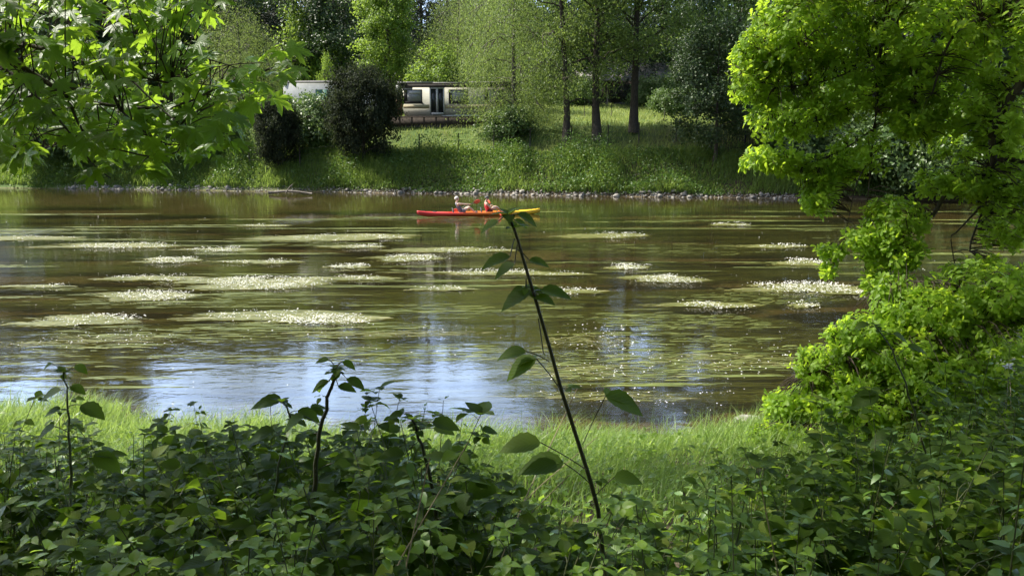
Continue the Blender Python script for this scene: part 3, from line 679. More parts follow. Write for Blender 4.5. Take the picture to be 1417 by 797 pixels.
plant_obj('bramble_shoot', 'arching shoot with one long drooping leaf beside the upright dark shoot', 'bramble shoot',
    shoot([(375, 720), (385, 660), (398, 600), (400, 572), (390, 556)], 3.2, 3.1, 0.006,
          [(392, 558, 390, 554, 52, 1), (400, 572, 412, 568, 36, 1), (400, 580, 430, 566, 30, 2), (396, 610, 380, 596, 44, 1), (390, 650, 420, 640, 50, 2)], 4),
    base=b0, group='tall shoots standing above the thicket')
b0 = pbase(1255, 620, 4.2)
def bareside(pl, P): pass
plant_obj('bramble_shoot', 'thin leaning shoot in front of the bright oak leaves at right', 'bramble shoot',
    shoot([(1290, 660), (1262, 560), (1235, 490), (1212, 452)], 4.2, 4.1, 0.006,
          [(1214, 455, 1202, 448, 22, 2), (1220, 465, 1236, 462, 28, 1), (1238, 495, 1256, 480, 30, 1), (1250, 530, 1215, 545, 46, 2), (1262, 560, 1290, 540, 46, 2), (1275, 600, 1240, 600, 50, 2)], 5),
    base=b0, group='tall shoots standing above the thicket')
def herb(px, py, Y, h, nodes, sz, lab, leafm='bramble_young_sun_tint', n3=3, lean=(0, 0)):
    p = at(px, py, Y); bz = gz(p[0], Y); base = (float(p[0]), float(Y), bz)
    plant_obj('leafy_plant', lab, 'plant', lambda pl: cane(pl, base, p[2] - bz if h is None else h, lean, nodes, sz, n3=n3, t0=0.3), base=base, leafm=leafm, group='leafy plants at the front of the thicket', tm=BRAM)
herb(985, 700, 2.3, None, 9, 0.085, 'pale yellow green sunlit bramble in the lower right corner area', n3=3)
herb(1045, 745, 2.1, None, 6, 0.07, 'small pale leaf spray at the very bottom right of centre')
herb(35, 700, 2.4, None, 8, 0.07, 'bright green leafy plant in the bottom left corner')
herb(1345, 560, 3.6, None, 12, 0.10, 'dark leafy plant in front of the oak at the right edge', leafm='bramble')
herb(700, 730, 2.3, None, 9, 0.085, 'mid green leafy plant below the foot of the tallest shoot')
herb(820, 565, 3.4, None, 7, 0.08, 'small upright plant just behind the tallest shoot', leafm='bramble') if False else None
# ---------------------------------------------------------------- overhanging maple (left)
root = empty('maple_tree', (-7.2, 2.2, gz(-7.2, 2.2)))
tag(root, 'broad leaved maple whose branches hang in from the upper left', 'tree', 'trees overhanging the near bank')
rp = np.array(root.location)
limb = Geo(); twig = Geo(); LP = []; LD = []; LN = []; LS = []
nodes_ = []
def limbpath(pts, r0, r1, n=14, rec=True):
    P = smooth_path(pts, n); u_ = np.linspace(0, 1, n); tube(limb, P - rp, r0 * (r1 / r0) ** (u_ ** (.75 if r0 > .085 or not rec else .45)), 8)
    if rec: nodes_.append(P)
    return P
tb = np.array([-7.2, 2.2, rp[2] - 0.2])
trunk = limbpath([tb, tb + [0.1, 0.1, 2.5], tb + [0.5, 0.5, 5], tb + [0.8, 1.2, 7.5], tb + [1.4, 1.9, 9.5]], 0.28, 0.08, rec=False)
def W(lst, Y0, Y1): n = len(lst); return [at(px, py, Y0 + (Y1 - Y0) * i / (n - 1)) for i, (px, py) in enumerate(lst)]
j0 = np.array([-6.9, 2.5, 5.2]); j1 = np.array([-6.8, 2.6, 6.0]); j2 = np.array([-7.0, 2.4, 4.6])
B1 = limbpath([j0] + W([(-160, -10), (16, 55), (73, 71), (127, 89), (175, 102), (237, 116)], 4.2, 3.9), 0.05, 0.005, 20)
B2 = limbpath([j2] + W([(-150, 55), (0, 82), (44, 102), (84, 126), (120, 140), (175, 149), (226, 149), (269, 138), (317, 113), (362, 100), (398, 86)], 3.7, 4.3), 0.055, 0.004, 26)
B3 = limbpath(W([(91, 130), (120, 189), (164, 207), (218, 218), (246, 210)], 3.75, 3.9), 0.010, 0.003)
B4 = limbpath([j2] + W([(-120, 40), (0, 91), (55, 138), (95, 182), (127, 226), (153, 247)], 3.9, 3.7), 0.04, 0.003, 18)
B5 = limbpath(W([(51, 60), (127, 64), (193, 66), (250, 70)], 4.2, 4.3), 0.010, 0.003)
B6 = limbpath([j1] + W([(60, -120), (138, 0), (175, 24), (218, 29), (255, 22), (290, -5)], 4.0, 4.3), 0.05, 0.004, 18)
B7 = limbpath(W([(175, 104), (218, 146), (255, 178)], 4.0, 3.9), 0.008, 0.003)
B8 = limbpath(W([(164, 150), (204, 186), (237, 202)], 3.8, 3.9), 0.007, 0.003)
B9 = limbpath(W([(186, 89), (233, 87), (275, 80), (330, 95)], 4.1, 4.4), 0.007, 0.003)
B10 = limbpath([j2] + W([(-200, 130), (-60, 215), (40, 212), (75, 200)], 4.4, 4.6), 0.03, 0.003)
B11 = limbpath([j1] + W([(-200, -60), (-40, -10), (60, 20), (150, 45), (200, 60)], 5.4, 5.2), 0.05, 0.004)
B12 = limbpath([j2] + W([(-200, 90), (-40, 120), (80, 150), (170, 180)], 5.6, 5.4), 0.04, 0.004)
allP = np.concatenate(nodes_)
def nearest(pt):
    d = np.linalg.norm(allP - pt, axis=1); return allP[int(np.argmin(d + 0.15 * rng.uniform(size=len(d))))]
def put_leaf(pt, sz, hang=0.5):
    q = nearest(pt); v = pt - q; l = np.linalg.norm(v)
    if l > 0.05: tube(twig, smooth_path([q - rp, (q + pt) / 2 + [0, 0, 0.05 * l] - rp, pt - rp], 5), np.linspace(0.0035, 0.0015, 5), 4, cap=False)
    for k in range(rng.integers(2, 4)):
        a = rng.uniform(0, 2 * PI); d = np.array([math.cos(a), math.sin(a), -rng.uniform(0.1, 2.0) * hang])
        LP.append(pt - rp + 0.01 * rng.normal(size=3)); LD.append(d); LN.append(np.array([0.15 * rng.normal(), 0.15 * rng.normal() - 0.55, 1.0]) + 0.3 * rng.normal(size=3)); LS.append(sz * rng.uniform(.7, 1.1))
def inpoly(x, y, poly):
    c = False; n = len(poly)
    for i in range(n):
        x1, y1 = poly[i]; x2, y2 = poly[i - 1]
        if (y1 > y) != (y2 > y) and x < (x2 - x1) * (y - y1) / (y2 - y1) + x1: c = not c
    return c
poly = [(-80, -60), (330, -60), (290, 30), (250, 50), (300, 80), (350, 80), (395, 62), (420, 90), (405, 130), (372, 150), (352, 135), (345, 175), (318, 185), (312, 215), (290, 225), (262, 205), (250, 235), (220, 240), (178, 246), (160, 205), (148, 235), (108, 235), (95, 205), (60, 190), (40, 232), (-80, 225)]
for _ in range(430):
    px, py = rng.uniform(-80, 425), rng.uniform(-60, 245)
    if inpoly(px, py, poly): put_leaf(at(px, py - 8, rng.uniform(3.5, 4.5)), 0.135)
for _ in range(330):
    px, py = rng.uniform(-120, 300), rng.uniform(-80, 215)
    if inpoly(px * 1.08, py, poly): put_leaf(at(px, py, rng.uniform(4.6, 6.2)), 0.14)
# the high crown above the view, which shades the bramble bank
n = 26000
cxs = rng.uniform(-11.5, 2.4, 700); cys = np.where(rng.uniform(size=700) < .6, rng.uniform(1.5, 9.2, 700), rng.uniform(-7, 1.5, 700)); czs = rng.uniform(7.2, 10.5, 700) - 0.05 * (cxs + 5) ** 2 * 0.4
czs = np.maximum(czs, 4 + 0.30 * np.abs(cys) + 1.2)
for i in range(14):
    k = rng.integers(0, 700); a = trunk[rng.integers(6, 13)]; b = np.array([cxs[k], cys[k], czs[k]])
    limbpath([a, (a + b) / 2 + [0, 0, .6], b], 0.06, 0.01, 8, rec=False)
# thin the crown where the low hanging branches get their sun
keep = []
for k in range(700):
    c_ = np.array([cxs[k], cys[k], czs[k]]); f_ = c_ - SUNV * ((c_[2] - 4.4) / SUNV[2])
    hit = (-3.1 < f_[0] < 0.1) and (3.2 < f_[1] < 6.0)
    g_ = c_ - SUNV * ((c_[2] - 2.4) / SUNV[2]); gap = vnoise(g_[0], g_[1], 0.9, 77)
    if (not hit or rng.uniform() < .20) and (gap > .42 or g_[1] > 6): keep.append(k)
w_ = np.array(keep)[rng.integers(0, len(keep), n)]
P = np.stack([cxs[w_], cys[w_], czs[w_]], 1) + rng.normal(size=(n, 3)) * [0.36, 0.36, 0.22] - rp
scatterP = P
g = Geo()
scatter(g, MAPLE, np.array(LP), np.array(LD), np.array(LN), np.array(LS))
scatter(g, MAPLE, P, rdir(n) * [1, 1, .5], rdir(n, 1.4), rng.uniform(0.12, 0.17, n))
g.build('leaves', M['maple'], root)
limb.build('trunk', M['bark_dark'], root, smooth=True); twig.build('twigs', M['twig'], root)
# ---------------------------------------------------------------- oak (right)
root = empty('oak_tree', (9.6, 7.4, gz(9.6, 7.4)))
tag(root, 'bright green oak with branches hanging over the river at right', 'tree', 'trees overhanging the near bank')
rp = np.array(root.location); limb = Geo(); twig = Geo(); nodes_ = []
tb = np.array([9.6, 7.4, rp[2] - 0.2])
trunk = limbpath([tb, tb + [-0.1, 0, 2.0], tb + [-0.3, 0.2, 4.5], tb + [-0.2, 0.2, 8], tb + [0, 0, 10.5]], 0.38, 0.12, rec=False)
t1 = trunk[5]; t2 = trunk[8]; t3 = trunk[4]
limbpath([t2] + W([(1500, 40), (1417, 112), (1375, 178), (1371, 235), (1320, 255), (1290, 300)], 7.9, 8.3), 0.10, 0.02, 22)
limbpath(W([(1371, 235), (1360, 290), (1345, 330), (1342, 348)], 8.2, 8.2), 0.03, 0.008)
limbpath(W([(1358, 285), (1325, 320), (1316, 330), (1322, 370)], 8.2, 8.2), 0.018, 0.005)
limbpath([t2] + W([(1480, -140), (1330, -110), (1245, -60), (1228, 20), (1215, 90), (1213, 150), (1207, 200), (1204, 245)], 8.6, 8.6), 0.09, 0.012, 22)
limbpath(W([(1240, -40), (1244, 50), (1262, 100), (1268, 180)], 8.5, 8.4), 0.025, 0.006)
limbpath(W([(1225, 60), (1190, 90), (1150, 110), (1080, 120), (1030, 100)], 8.6, 9.0), 0.02, 0.005)
limbpath(W([(1215, 120), (1180, 150), (1120, 170), (1060, 180)], 8.6, 9.0), 0.016, 0.005)
limbpath(W([(1207, 180), (1170, 205), (1120, 225), (1050, 225), (1025, 218)], 8.6, 9.1), 0.015, 0.004)
limbpath(W([(1206, 215), (1185, 255), (1175, 300), (1165, 340), (1150, 375)], 8.5, 8.6), 0.012, 0.003)
limbpath(W([(1204, 240), (1200, 290), (1203, 340), (1196, 370)], 8.5, 8.5), 0.010, 0.003)
limbpath(W([(1290, 295), (1255, 330), (1235, 360), (1230, 400)], 8.3, 8.2), 0.012, 0.003)
limbpath([t1] + W([(1500, 60), (1400, 20), (1320, 50), (1290, 130)], 8.0, 8.2), 0.07, 0.01)
limbpath([t3] + W([(1520, 430), (1400, 450), (1280, 460), (1180, 490), (1120, 520)], 7.4, 7.8), 0.07, 0.008, 18)
limbpath([t3 - [0, 0, .8]] + W([(1500, 560), (1350, 560), (1220, 560), (1120, 585)], 7.2, 7.7), 0.06, 0.008, 18)
limbpath(W([(1400, 455), (1340, 400), (1260, 390), (1215, 400)], 7.6, 8.0), 0.02, 0.005)
limbpath(W([(1240, -50), (1190, -40), (1120, -10), (1070, 40), (1040, 80)], 8.6, 9.0), 0.025, 0.005)
limbpath(W([(1190, -40), (1150, 20), (1110, 60)], 8.7, 8.9), 0.012, 0.004)
allP = np.concatenate(nodes_)
# (px, py, rx, ry, Y, depth, rosettes, droop)
blobs = [(1120, 40, 95, 62, 8.9, .6, 260), (1060, 75, 50, 28, 9.1, .4, 90), (1060, 110, 55, 45, 9.1, .4, 110), (1180, 120, 80, 50, 8.8, .5, 150), (1100, 160, 75, 40, 9.0, .5, 120), (1075, 222, 55, 24, 9.0, .35, 75),
 (1140, 240, 50, 30, 8.9, .4, 80), (1135, 272, 30, 28, 8.8, .3, 40), (1190, 210, 40, 40, 8.7, .4, 50), (1290, 40, 110, 60, 8.6, .9, 260), (1390, 60, 60, 90, 8.3, .8, 160), (1330, 140, 70, 50, 8.5, .7, 110), (1262, 165, 34, 28, 8.4, .3, 60),
 (1395, 170, 40, 45, 8.0, .5, 60), (1260, 120, 45, 50, 8.5, .5, 70), (1325, 250, 60, 26, 8.3, .5, 90), (1400, 250, 40, 40, 8.1, .5, 60), (1240, 300, 45, 35, 8.3, .4, 80), (1395, 300, 38, 50, 8.0, .5, 70), (1215, 350, 28, 40, 8.4, .3, 50), (1150, 345, 22, 12, 8.6, .25, 18), (1146, 372, 14, 12, 8.6, .2, 10), (1245, 345, 34, 30, 8.2, .3, 50), (1195, 330, 30, 22, 8.4, .3, 40), (1230, 395, 45, 22, 8.1, .4, 50),
 (1370, 400, 75, 50, 7.7, .7, 190), (1290, 430, 80, 45, 7.7, .6, 210), (1210, 470, 75, 45, 7.8, .5, 200), (1145, 510, 50, 40, 7.9, .4, 120), (1130, 560, 48, 34, 7.8, .35, 100), (1085, 588, 36, 14, 7.8, .3, 40), (1200, 560, 80, 50, 7.5, .5, 190), (1300, 520, 90, 60, 7.3, .7, 240), (1400, 500, 70, 90, 7.2, .8, 240), (1100, 560, 45, 30, 7.9, .35, 90), (1060, 600, 30, 12, 7.8, .25, 30), (1130, 600, 55, 25, 7.6, .35, 80), (1250, 500, 60, 50, 7.5, .4, 150), (1350, 180, 90, 60, 8.6, .6, 120), (1300, -20, 140, 50, 8.8, .9, 200), (1130, -30, 100, 40, 9.0, .7, 120), (1180, 612, 75, 35, 7.3, .4, 90), (1320, 610, 90, 50, 6.9, .6, 120), (1450, 620, 80, 60, 6.6, .6, 80)]
RP = []; RN = []
for (px, py, rx, ry, Y, dp, n) in blobs:
    n = int(n * 1.9)
    c0 = at(px, py, Y); sx = rx / F * Y; sz_ = ry / F * Y
    d = rdir(n); r = rng.uniform(0.35, 1.0, n) ** 0.45
    # break the outline into sub clumps
    bump = 0.78 + 0.34 * vnoise(d[:, 0] * 3 + px, d[:, 2] * 3 + d[:, 1] * 2, 0.6, 40)
    o = d * (r * bump)[:, None]
    RP.append(c0 + o * [sx, dp, sz_]); RN.append(d)
RP = np.concatenate(RP); RN = np.concatenate(RN)
LP = []; LD = []; LN = []; LS = []
for p_, d_ in zip(RP, RN):
    q = allP[int(np.argmin(np.linalg.norm(allP - p_, axis=1)))]; l = np.linalg.norm(p_ - q)
    if rng.uniform() < (0.55 if l < .8 else .12):
        mid = (p_ + q) / 2 + [0, 0, 0.12 * l] + rng.normal(size=3) * 0.06 * l
        tube(twig, smooth_path([q - rp, mid - rp, p_ - rp], 6), np.linspace(0.007, 0.0025, 6) * (0.7 + .4 * l), 4, cap=False)
    k = rng.integers(6, 10); ax = norm(d_ + np.array([0, 0, 0.5]) + 0.5 * rng.normal(size=3)); 
    u = norm(np.cross(ax, rng.normal(size=3))); v = np.cross(ax, u)
    for i in range(k):
        a = i * 2.4; o = rng.uniform(0, 0.11); dd = (u * math.cos(a) + v * math.sin(a)) * 0.9 + ax * rng.uniform(-.1, .7) + np.array([0, 0, -.15])
        LP.append(p_ - rp - ax * o); LD.append(dd); LN.append(ax + 0.4 * rng.normal(size=3) + [0, 0, .35]); LS.append(rng.uniform(.052, .084))
g = Geo(); scatter(g, OAK, np.array(LP), np.array(LD), np.array(LN), np.array(LS))
n = 9000                                              # the crown higher up and to the right, out of view
k = 260; cc = np.stack([rng.uniform(3.8, 13.5, k), rng.uniform(4.5, 10.5, k), rng.uniform(6.6, 12, k)], 1); w_ = rng.integers(0, k, n)
P = cc[w_] + rng.normal(size=(n, 3)) * 0.4 - rp
scatter(g, OAK, P, rdir(n), rdir(n, .8), rng.uniform(0.09, 0.13, n))
g.build('leaves', M['oak'], root)
for i in range(8):
    b_ = cc[i]; a_ = trunk[rng.integers(6, 13)]; limbpath([a_, (a_ + b_) / 2 + [0, 0, .5], b_], 0.08, 0.015, 8, rec=False)
limb.build('trunk', M['bark_dark'], root, smooth=True); twig.build('twigs', M['twig'], root)
# ---------------------------------------------------------------- far trees
def tree_meshes(name, H, r0, bare, R, nleaf, ls, leafm, barkm='bark_dark', tmpl=BROADL, droop=0.0, shape='oval', spread=0.5, nprim=26, lean=0.0, clump=0.45, up=0.5, weep=0.0, fork=0, zmin=0.05):
    tr_ = Geo(); cr = Geo(); k = 10
    t = np.linspace(0, 1, k); T = np.stack([lean * t ** 1.3 * H + 0.006 * H * np.sin(t * 5 + rng.uniform(0, 6)), 0.006 * H * np.sin(t * 4 + rng.uniform(0, 6)), t * H * 0.96], 1)
    T[0, :2] *= 0; T[:, :2] -= T[0, :2]
    rad = r0 * (1 - 0.9 * t); rad[0] *= 1.35
    tube(tr_, T, rad, 9)
    def prof(u):
        if shape == 'oval': return max(0.12, math.sin(PI * min(1, (u * 0.92 + 0.06)) ** 0.8) ** 0.6)
        if shape == 'cone': return max(0.06, (1 - u) ** 0.85)
        if shape == 'column': return max(0.2, math.sin(PI * (u * .9 + .07) ** 0.9) ** 0.45)
        if shape == 'dome': return max(0.15, (1 - u ** 2.2) ** 0.5)
        return 1
    tips = []
    for i in range(nprim):
        u = (i + rng.uniform(0, 1)) / nprim; h = bare + (1 - bare) * u * 0.95
        p0 = np.array([np.interp(h * 1.0, t, T[:, j]) for j in range(3)])
        a = i * 2.399 + rng.uniform(-.4, .4); rr = R * prof(u) * rng.uniform(0.7, 1.12)
        el = up * rng.uniform(0.6, 1.3) if shape != 'cone' else -0.1
        d = np.array([math.cos(a), math.sin(a), el]); ln = rr
        q = [p0 + d * ln * s * [1, 1, 1 - 0.35 * s - weep * s] for s in (0, .35, .7, 1)]
        Pm = smooth_path(q, 7); Pm[2:] += rng.normal(size=(5, 3)) * 0.04 * ln
        tube(tr_, Pm, np.linspace(max(0.02, r0 * 0.30 * (1 - 0.6 * u)), 0.015, 7), 5, cap=False)
        for j in range(5):
            s0 = Pm[rng.integers(2, 7)]; a2 = a + rng.uniform(-1.3, 1.3); d2 = np.array([math.cos(a2), math.sin(a2), rng.uniform(-.3, .7) - weep * 1.2])
            e = s0 + d2 * ln * rng.uniform(.2, .45); tube(tr_, [s0, (s0 + e) / 2, e], [0.03, 0.02, 0.01], 4, cap=False)
            tips.append((e, ln)); tips.append(((e + s0) / 2, ln * .8))
        tips.append((Pm[-1], ln)); tips.append((Pm[-2], ln)); 
    tips.append((T[-1], R * .4)); C0 = np.array([p for p, l in tips]); Lc = np.array([l for p, l in tips])
    wgt = Lc / Lc.sum(); w_ = rng.choice(len(tips), nleaf, p=wgt)
    sub = rng.integers(0, 3, nleaf); jit = rng.normal(size=(len(tips), 3, 3)) * clump
    o = rng.normal(size=(nleaf, 3)) * clump * 0.62
    P = C0[w_] + jit[w_, sub] * [1, 1, .7] + o * [1, 1, .8]
    if weep > 0:
        P[:, 2] -= rng.exponential(weep * 1.4, nleaf); lo_ = P[:, 2] < .6; P[lo_, 2] = rng.uniform(.3, H * .5, lo_.sum())
        D = rdir(nleaf, -1.4); Nn = rdir(nleaf)
    elif tmpl is NEEDLE and shape == 'cone':
        D = norm(np.concatenate([P[:, :2] - T[0, :2], np.full((nleaf, 1), -.25)], 1) + 0.5 * rng.normal(size=(nleaf, 3))); Nn = rdir(nleaf, 1.5)
    else:
        D = rdir(nleaf); Nn = norm(norm(P - [0, 0, H * .5]) + rdir(nleaf, .9))
    low = P[:, 2] < zmin; P[low, 2] = zmin + rng.uniform(0, 2.2 if zmin > 1 else .1, low.sum())
    scatter(cr, tmpl, P, D, Nn, rng.uniform(0.7, 1.25, nleaf) * ls)
    return tr_.mesh(name + '_trunk', M[barkm], True), cr.mesh(name + '_crown', M[leafm])
def plant_tree(kind, meshes, x, y, label, cat='tree', group=None, s=1.0, rz=None, sx=1.0, sz=1.0):
    o = empty(kind, (x, y, gz(x, y) - 0.05), rng.uniform(0, 6.28) if rz is None else rz); o.scale = (s * sx, s * sx, s * sz); tag(o, label, cat, group)
    link('trunk', meshes[0], o); link('crown', meshes[1], o); return o
def X_at(px, Y): return (px - CX) / F * (Y * cP + 0.0) * 1.0 / 1.0 if False else float(at(px, 200, Y)[0])
GT = 'trees on the far bank'
pop = [tree_meshes('poplar', 22, 0.29, 0.20, 4.0, 24000, 0.16, 'poplar', 'bark_dark', BROADL, spread=.5, nprim=40, up=0.75, clump=0.55, zmin=3.5) for _ in range(2)]
plant_tree('poplar_tree', tree_meshes('poplar', 20, 0.25, 0.14, 3.8, 22000, 0.15, 'poplar', 'bark_dark', WILLOWL, nprim=30, up=0.7, clump=.5, weep=.45, lean=-0.04, zmin=3.2), X_at(783, 57), 57, 'slimmest leaning dark trunk of the three bank trees, the left one', group=GT, rz=0)
plant_tree('poplar_tree', pop[0], X_at(826, 57.2), 57.2, 'straight dark trunked tree in the middle of the three bank trees', group=GT, rz=1.0)
plant_tree('poplar_tree', pop[1], X_at(876, 57.6), 57.6, 'dark trunked tree with long side branches, right one of the three', group=GT, rz=2.2)
birch = tree_meshes('birch', 13.5, 0.2, 0.08, 3.5, 38000, 0.12, 'birch', 'bark_grey', WILLOWL, nprim=34, up=0.7, weep=0.9, clump=.5)
plant_tree('birch_tree', birch, X_at(712, 59.5), 59.5, 'weeping pale green birch drooping beside the old caravan', group=GT)
plant_tree('birch_tree', birch, X_at(675, 76), 76, 'taller grey green weeping tree behind the caravan roof', group=GT, s=1.15, sx=0.95)
plant_tree('birch_tree', birch, X_at(636, 69), 69, 'pale green weeping tree between the caravan roof and the birch', group=GT, s=.92)
plant_tree('birch_tree', birch, X_at(338, 70), 70, 'rounded pale green weeping tree above the left shrubs', group=GT, s=0.82, sx=1.2)
ash = tree_meshes('ash', 15, 0.25, 0.10, 2.3, 24000, 0.19, 'ash', 'bark_grey', BROADL, shape='column', nprim=34, up=0.8, clump=.42)
plant_tree('ash_tree', ash, X_at(541, 72), 72, 'tall narrow lime green tree behind the dark bronze shrub', group=GT, s=0.95, sx=1.0)
small = tree_meshes('small', 6.0, 0.1, 0.05, 2.3, 9000, 0.17, 'ash', 'bark_grey', BROADL, shape='dome', nprim=18, clump=.35)
plant_tree('small_tree', small, X_at(612, 66.5), 66.5, 'bright leafy young tree rising over the caravan roof', group=GT, sx=1.0)
plant_tree('small_tree', small, X_at(457, 67), 67, 'little lime green sapling above the long white mobile home', group=GT, s=0.92, sx=.35)
plant_tree('small_tree', small, X_at(432, 82), 82, 'mid green spreading tree against the dark forest', group=GT, s=1.75, sx=.8)
alder = tree_meshes('alder', 9.2, 0.13, 0.14, 2.6, 17000, 0.15, 'dark', 'bark_dark', BROADL, nprim=26, up=0.5, clump=.4)
plant_tree('alder_tree', alder, X_at(990, 52.8), 52.8, 'small dark multi leaved tree on the bank right of the meadow', group=GT, s=1.0)
plant_tree('alder_tree', alder, X_at(962, 66), 66, 'softly lit small tree at the right side of the bright meadow', group=GT, s=.8)
big = tree_meshes('big', 17, 0.4, 0.12, 5.2, 26000, 0.24, 'dark', 'bark_dark', BROADL, nprim=30, clump=.65)
for (px, Y, s, lab) in ((1090, 62, .95, 'large dark tree behind the left edge of the oak'), (1200, 56, .9, 'large dark tree behind the middle of the oak'), (1340, 52, .85, 'large dark tree at the far right bank'),
                        (1010, 84, 1.0, 'dark broad tree beyond the right end of the meadow'), (240, 84, .9, 'dark broad tree behind the maple branches'), (110, 80, 1.0, 'dark broad tree at the far left bank'), (-40, 72, .9, 'dark broad tree at the left edge of the picture'),
                        (470, 84, .95, 'dark broad tree left of the lime green tree'), (352, 102, 1.2, 'dark broad tree filling the gap above the pale weeping tree'), (300, 88, 1.0, 'dark broad tree behind the rounded pale tree'), (190, 82, .95, 'dark broad tree far behind the maple tips'), (50, 86, .9, 'dark broad tree far behind the left mobile home'), (930, 100, .9, 'dark broad tree above the grey barn roof'), (770, 92, 1.0, 'dark broad tree behind the three bank trees')):
    plant_tree('dark_tree', big, X_at(px, Y), Y, lab, group='dark trees behind the far bank', s=s, sz=1.5 if px in (110, 1010, 1090, 1200, 1340) else 1.0)
spr = tree_meshes('spruce', 19, 0.3, 0.04, 3.4, 22000, 0.30, 'conifer', 'bark_dark', NEEDLE, shape='cone', nprim=64, clump=.34)
for (px, Y, s, lab) in ((585, 88, 1.0, 'dark spruce right of the lime green tree'), (503, 94, 1.0, 'dark spruce left behind the lime green tree'), (400, 92, 1.0, 'dark spruce above the pale left tree'), (622, 98, 1.05, 'dark spruce behind the caravan and weeping tree')):
    plant_tree('spruce_tree', spr, X_at(px, Y), Y, lab, group='spruces at the forest edge', s=s)
for (px, Y, s, lab) in ((330, 96, 1.05, 'dark spruce above the left shrubs'), (365, 104, 1.1, 'dark spruce in the gap left of the pale weeping tree')):
    plant_tree('spruce_tree', spr, X_at(px, Y), Y, lab, group='spruces at the forest edge', s=s)
# unseen trees added behind the viewpoint to darken the bramble bank
for (x, y, s) in ((-13, -9, .8), (-5, -11, .85), (3, -10, .8), (10, -9, .8), (17, -4, .75), (-17, -2, .7)):
    plant_tree('dark_tree', big, x, y, 'unseen dark tree added behind the viewpoint to shade the near bank', group='unseen trees added behind the viewpoint for shade', s=s)
# shrubs
yew = tree_meshes('yew', 3.5, 0.12, 0.05, 2.1, 26000, 0.115, 'yew', 'bark_dark', BROADL, shape='oval', nprim=34, up=.6, clump=.26)
plant_tree('round_shrub', yew, X_at(503, 57.2), 57.2, 'large rounded bronze dark shrub left of the caravan', 'shrub', 'shrubs on the far bank', s=1.78, sx=.56)
plant_tree('round_shrub', yew, X_at(384, 57.6), 57.6, 'very dark rounded shrub left of the little fence frame', 'shrub', 'shrubs on the far bank', s=1.35, sx=.52)
bush = tree_meshes('bush', 2.4, 0.06, 0.02, 1.7, 9000, 0.16, 'shrubg', 'bark_dark', BROADL, shape='dome', nprim=20, up=.5, clump=.3)
for (px, Y, s, lab) in ((432, 61.0, 1.35, 'sunlit green shrub in front of the long white mobile home'), (705, 58.5, .9, 'light green bush at the foot of the weeping birch'), (300, 60.5, 1.15, 'grey green bush behind the hanging maple leaves'), (230, 60.5, 1.3, 'broad bush in shade on the left bank'), (150, 61, 1.3, 'bush low behind the maple on the left bank'), (60, 61.5, 1.4, 'bush near the left edge of the far bank'),
                        (1040, 58, 1.2, 'dark bush behind the iron railing'), (1110, 52.5, 1.4, 'bush below the oak branches on the right bank'), (1200, 50.5, 1.5, 'bush behind the hanging oak limb'), (1300, 49, 1.5, 'bush near the right edge of the far bank'), (1400, 47.5, 1.4, 'rightmost bush on the far bank'), (800, 88, 1.2, 'light green bush beside the barn left corner'), (905, 90, 1.3, 'light green bush in front of the barn'), (925, 74, .9, 'pale bush at the right side of the meadow')):
    plant_tree('bush', bush, X_at(px, Y), Y, lab, 'bush', 'bushes along the far bank', s=s)
# woodland on the hill behind
g = Geo()
def canopy(g, x, y, H, R, con, mi, n, ls):
    z0 = gz(x, y); k = 26
    if con:
        u = rng.uniform(0, 1, n) ** 1.25; a = rng.uniform(0, 2 * PI, n); r = R * (1 - u) * (0.65 + 0.45 * vnoise(a * 2, u * 14, .7, 60)) 
        P = np.stack([x + r * np.cos(a), y + r * np.sin(a), z0 + 1 + u * (H - 1)], 1); D = np.stack([np.cos(a), np.sin(a), np.full(n, -.5)], 1) + .4 * rng.normal(size=(n, 3)); scatter(g, NEEDLE, P, D, rdir(n, 1), ls * rng.uniform(.7, 1.3, n), mi)
    else:
        c = rdir(k) * rng.uniform(.45, .95, (k, 1)) * [R, R, H * .42] + [x, y, z0 + H * .58]; w_ = rng.integers(0, k, n)
        P = c[w_] + rdir(n) * (rng.uniform(.5, 1, n) ** .5)[:, None] * R * .38; scatter(g, BROADL, P, rdir(n), norm(P - [x, y, z0 + H * .5]) + rdir(n, .8), ls * rng.uniform(.7, 1.3, n), mi)
    tube(g, [(x, y, z0 - .3), (x, y, z0 + H * .8)], [0.25, .08], 6, 3)
for i in range(185):
    x = rng.uniform(-105, 110); y = rng.uniform(94, 150) - 0.10 * x
    px_ = x / y * F + CX
    Hs = 1.0
    if -60 < px_ < 90: Hs = 0.75
    if 585 < px_ < 655: Hs = 0.78
    con = rng.uniform() < 0.45
    H = rng.uniform(12, 17) * Hs * (0.9 if y > 125 else 1); canopy(g, x, y, H, rng.uniform(2.6, 3.4) if con else rng.uniform(3.6, 5.2), con, int(rng.choice([0, 1, 2])) if not con else 1, 3600, 0.42)
tag(g.build('woodland', [M['dark'], M['conifer'], M['shrubg'], M['bark_dark']]), 'mixed dark woodland covering the hillside behind the meadow', 'woodland', kind='stuff')
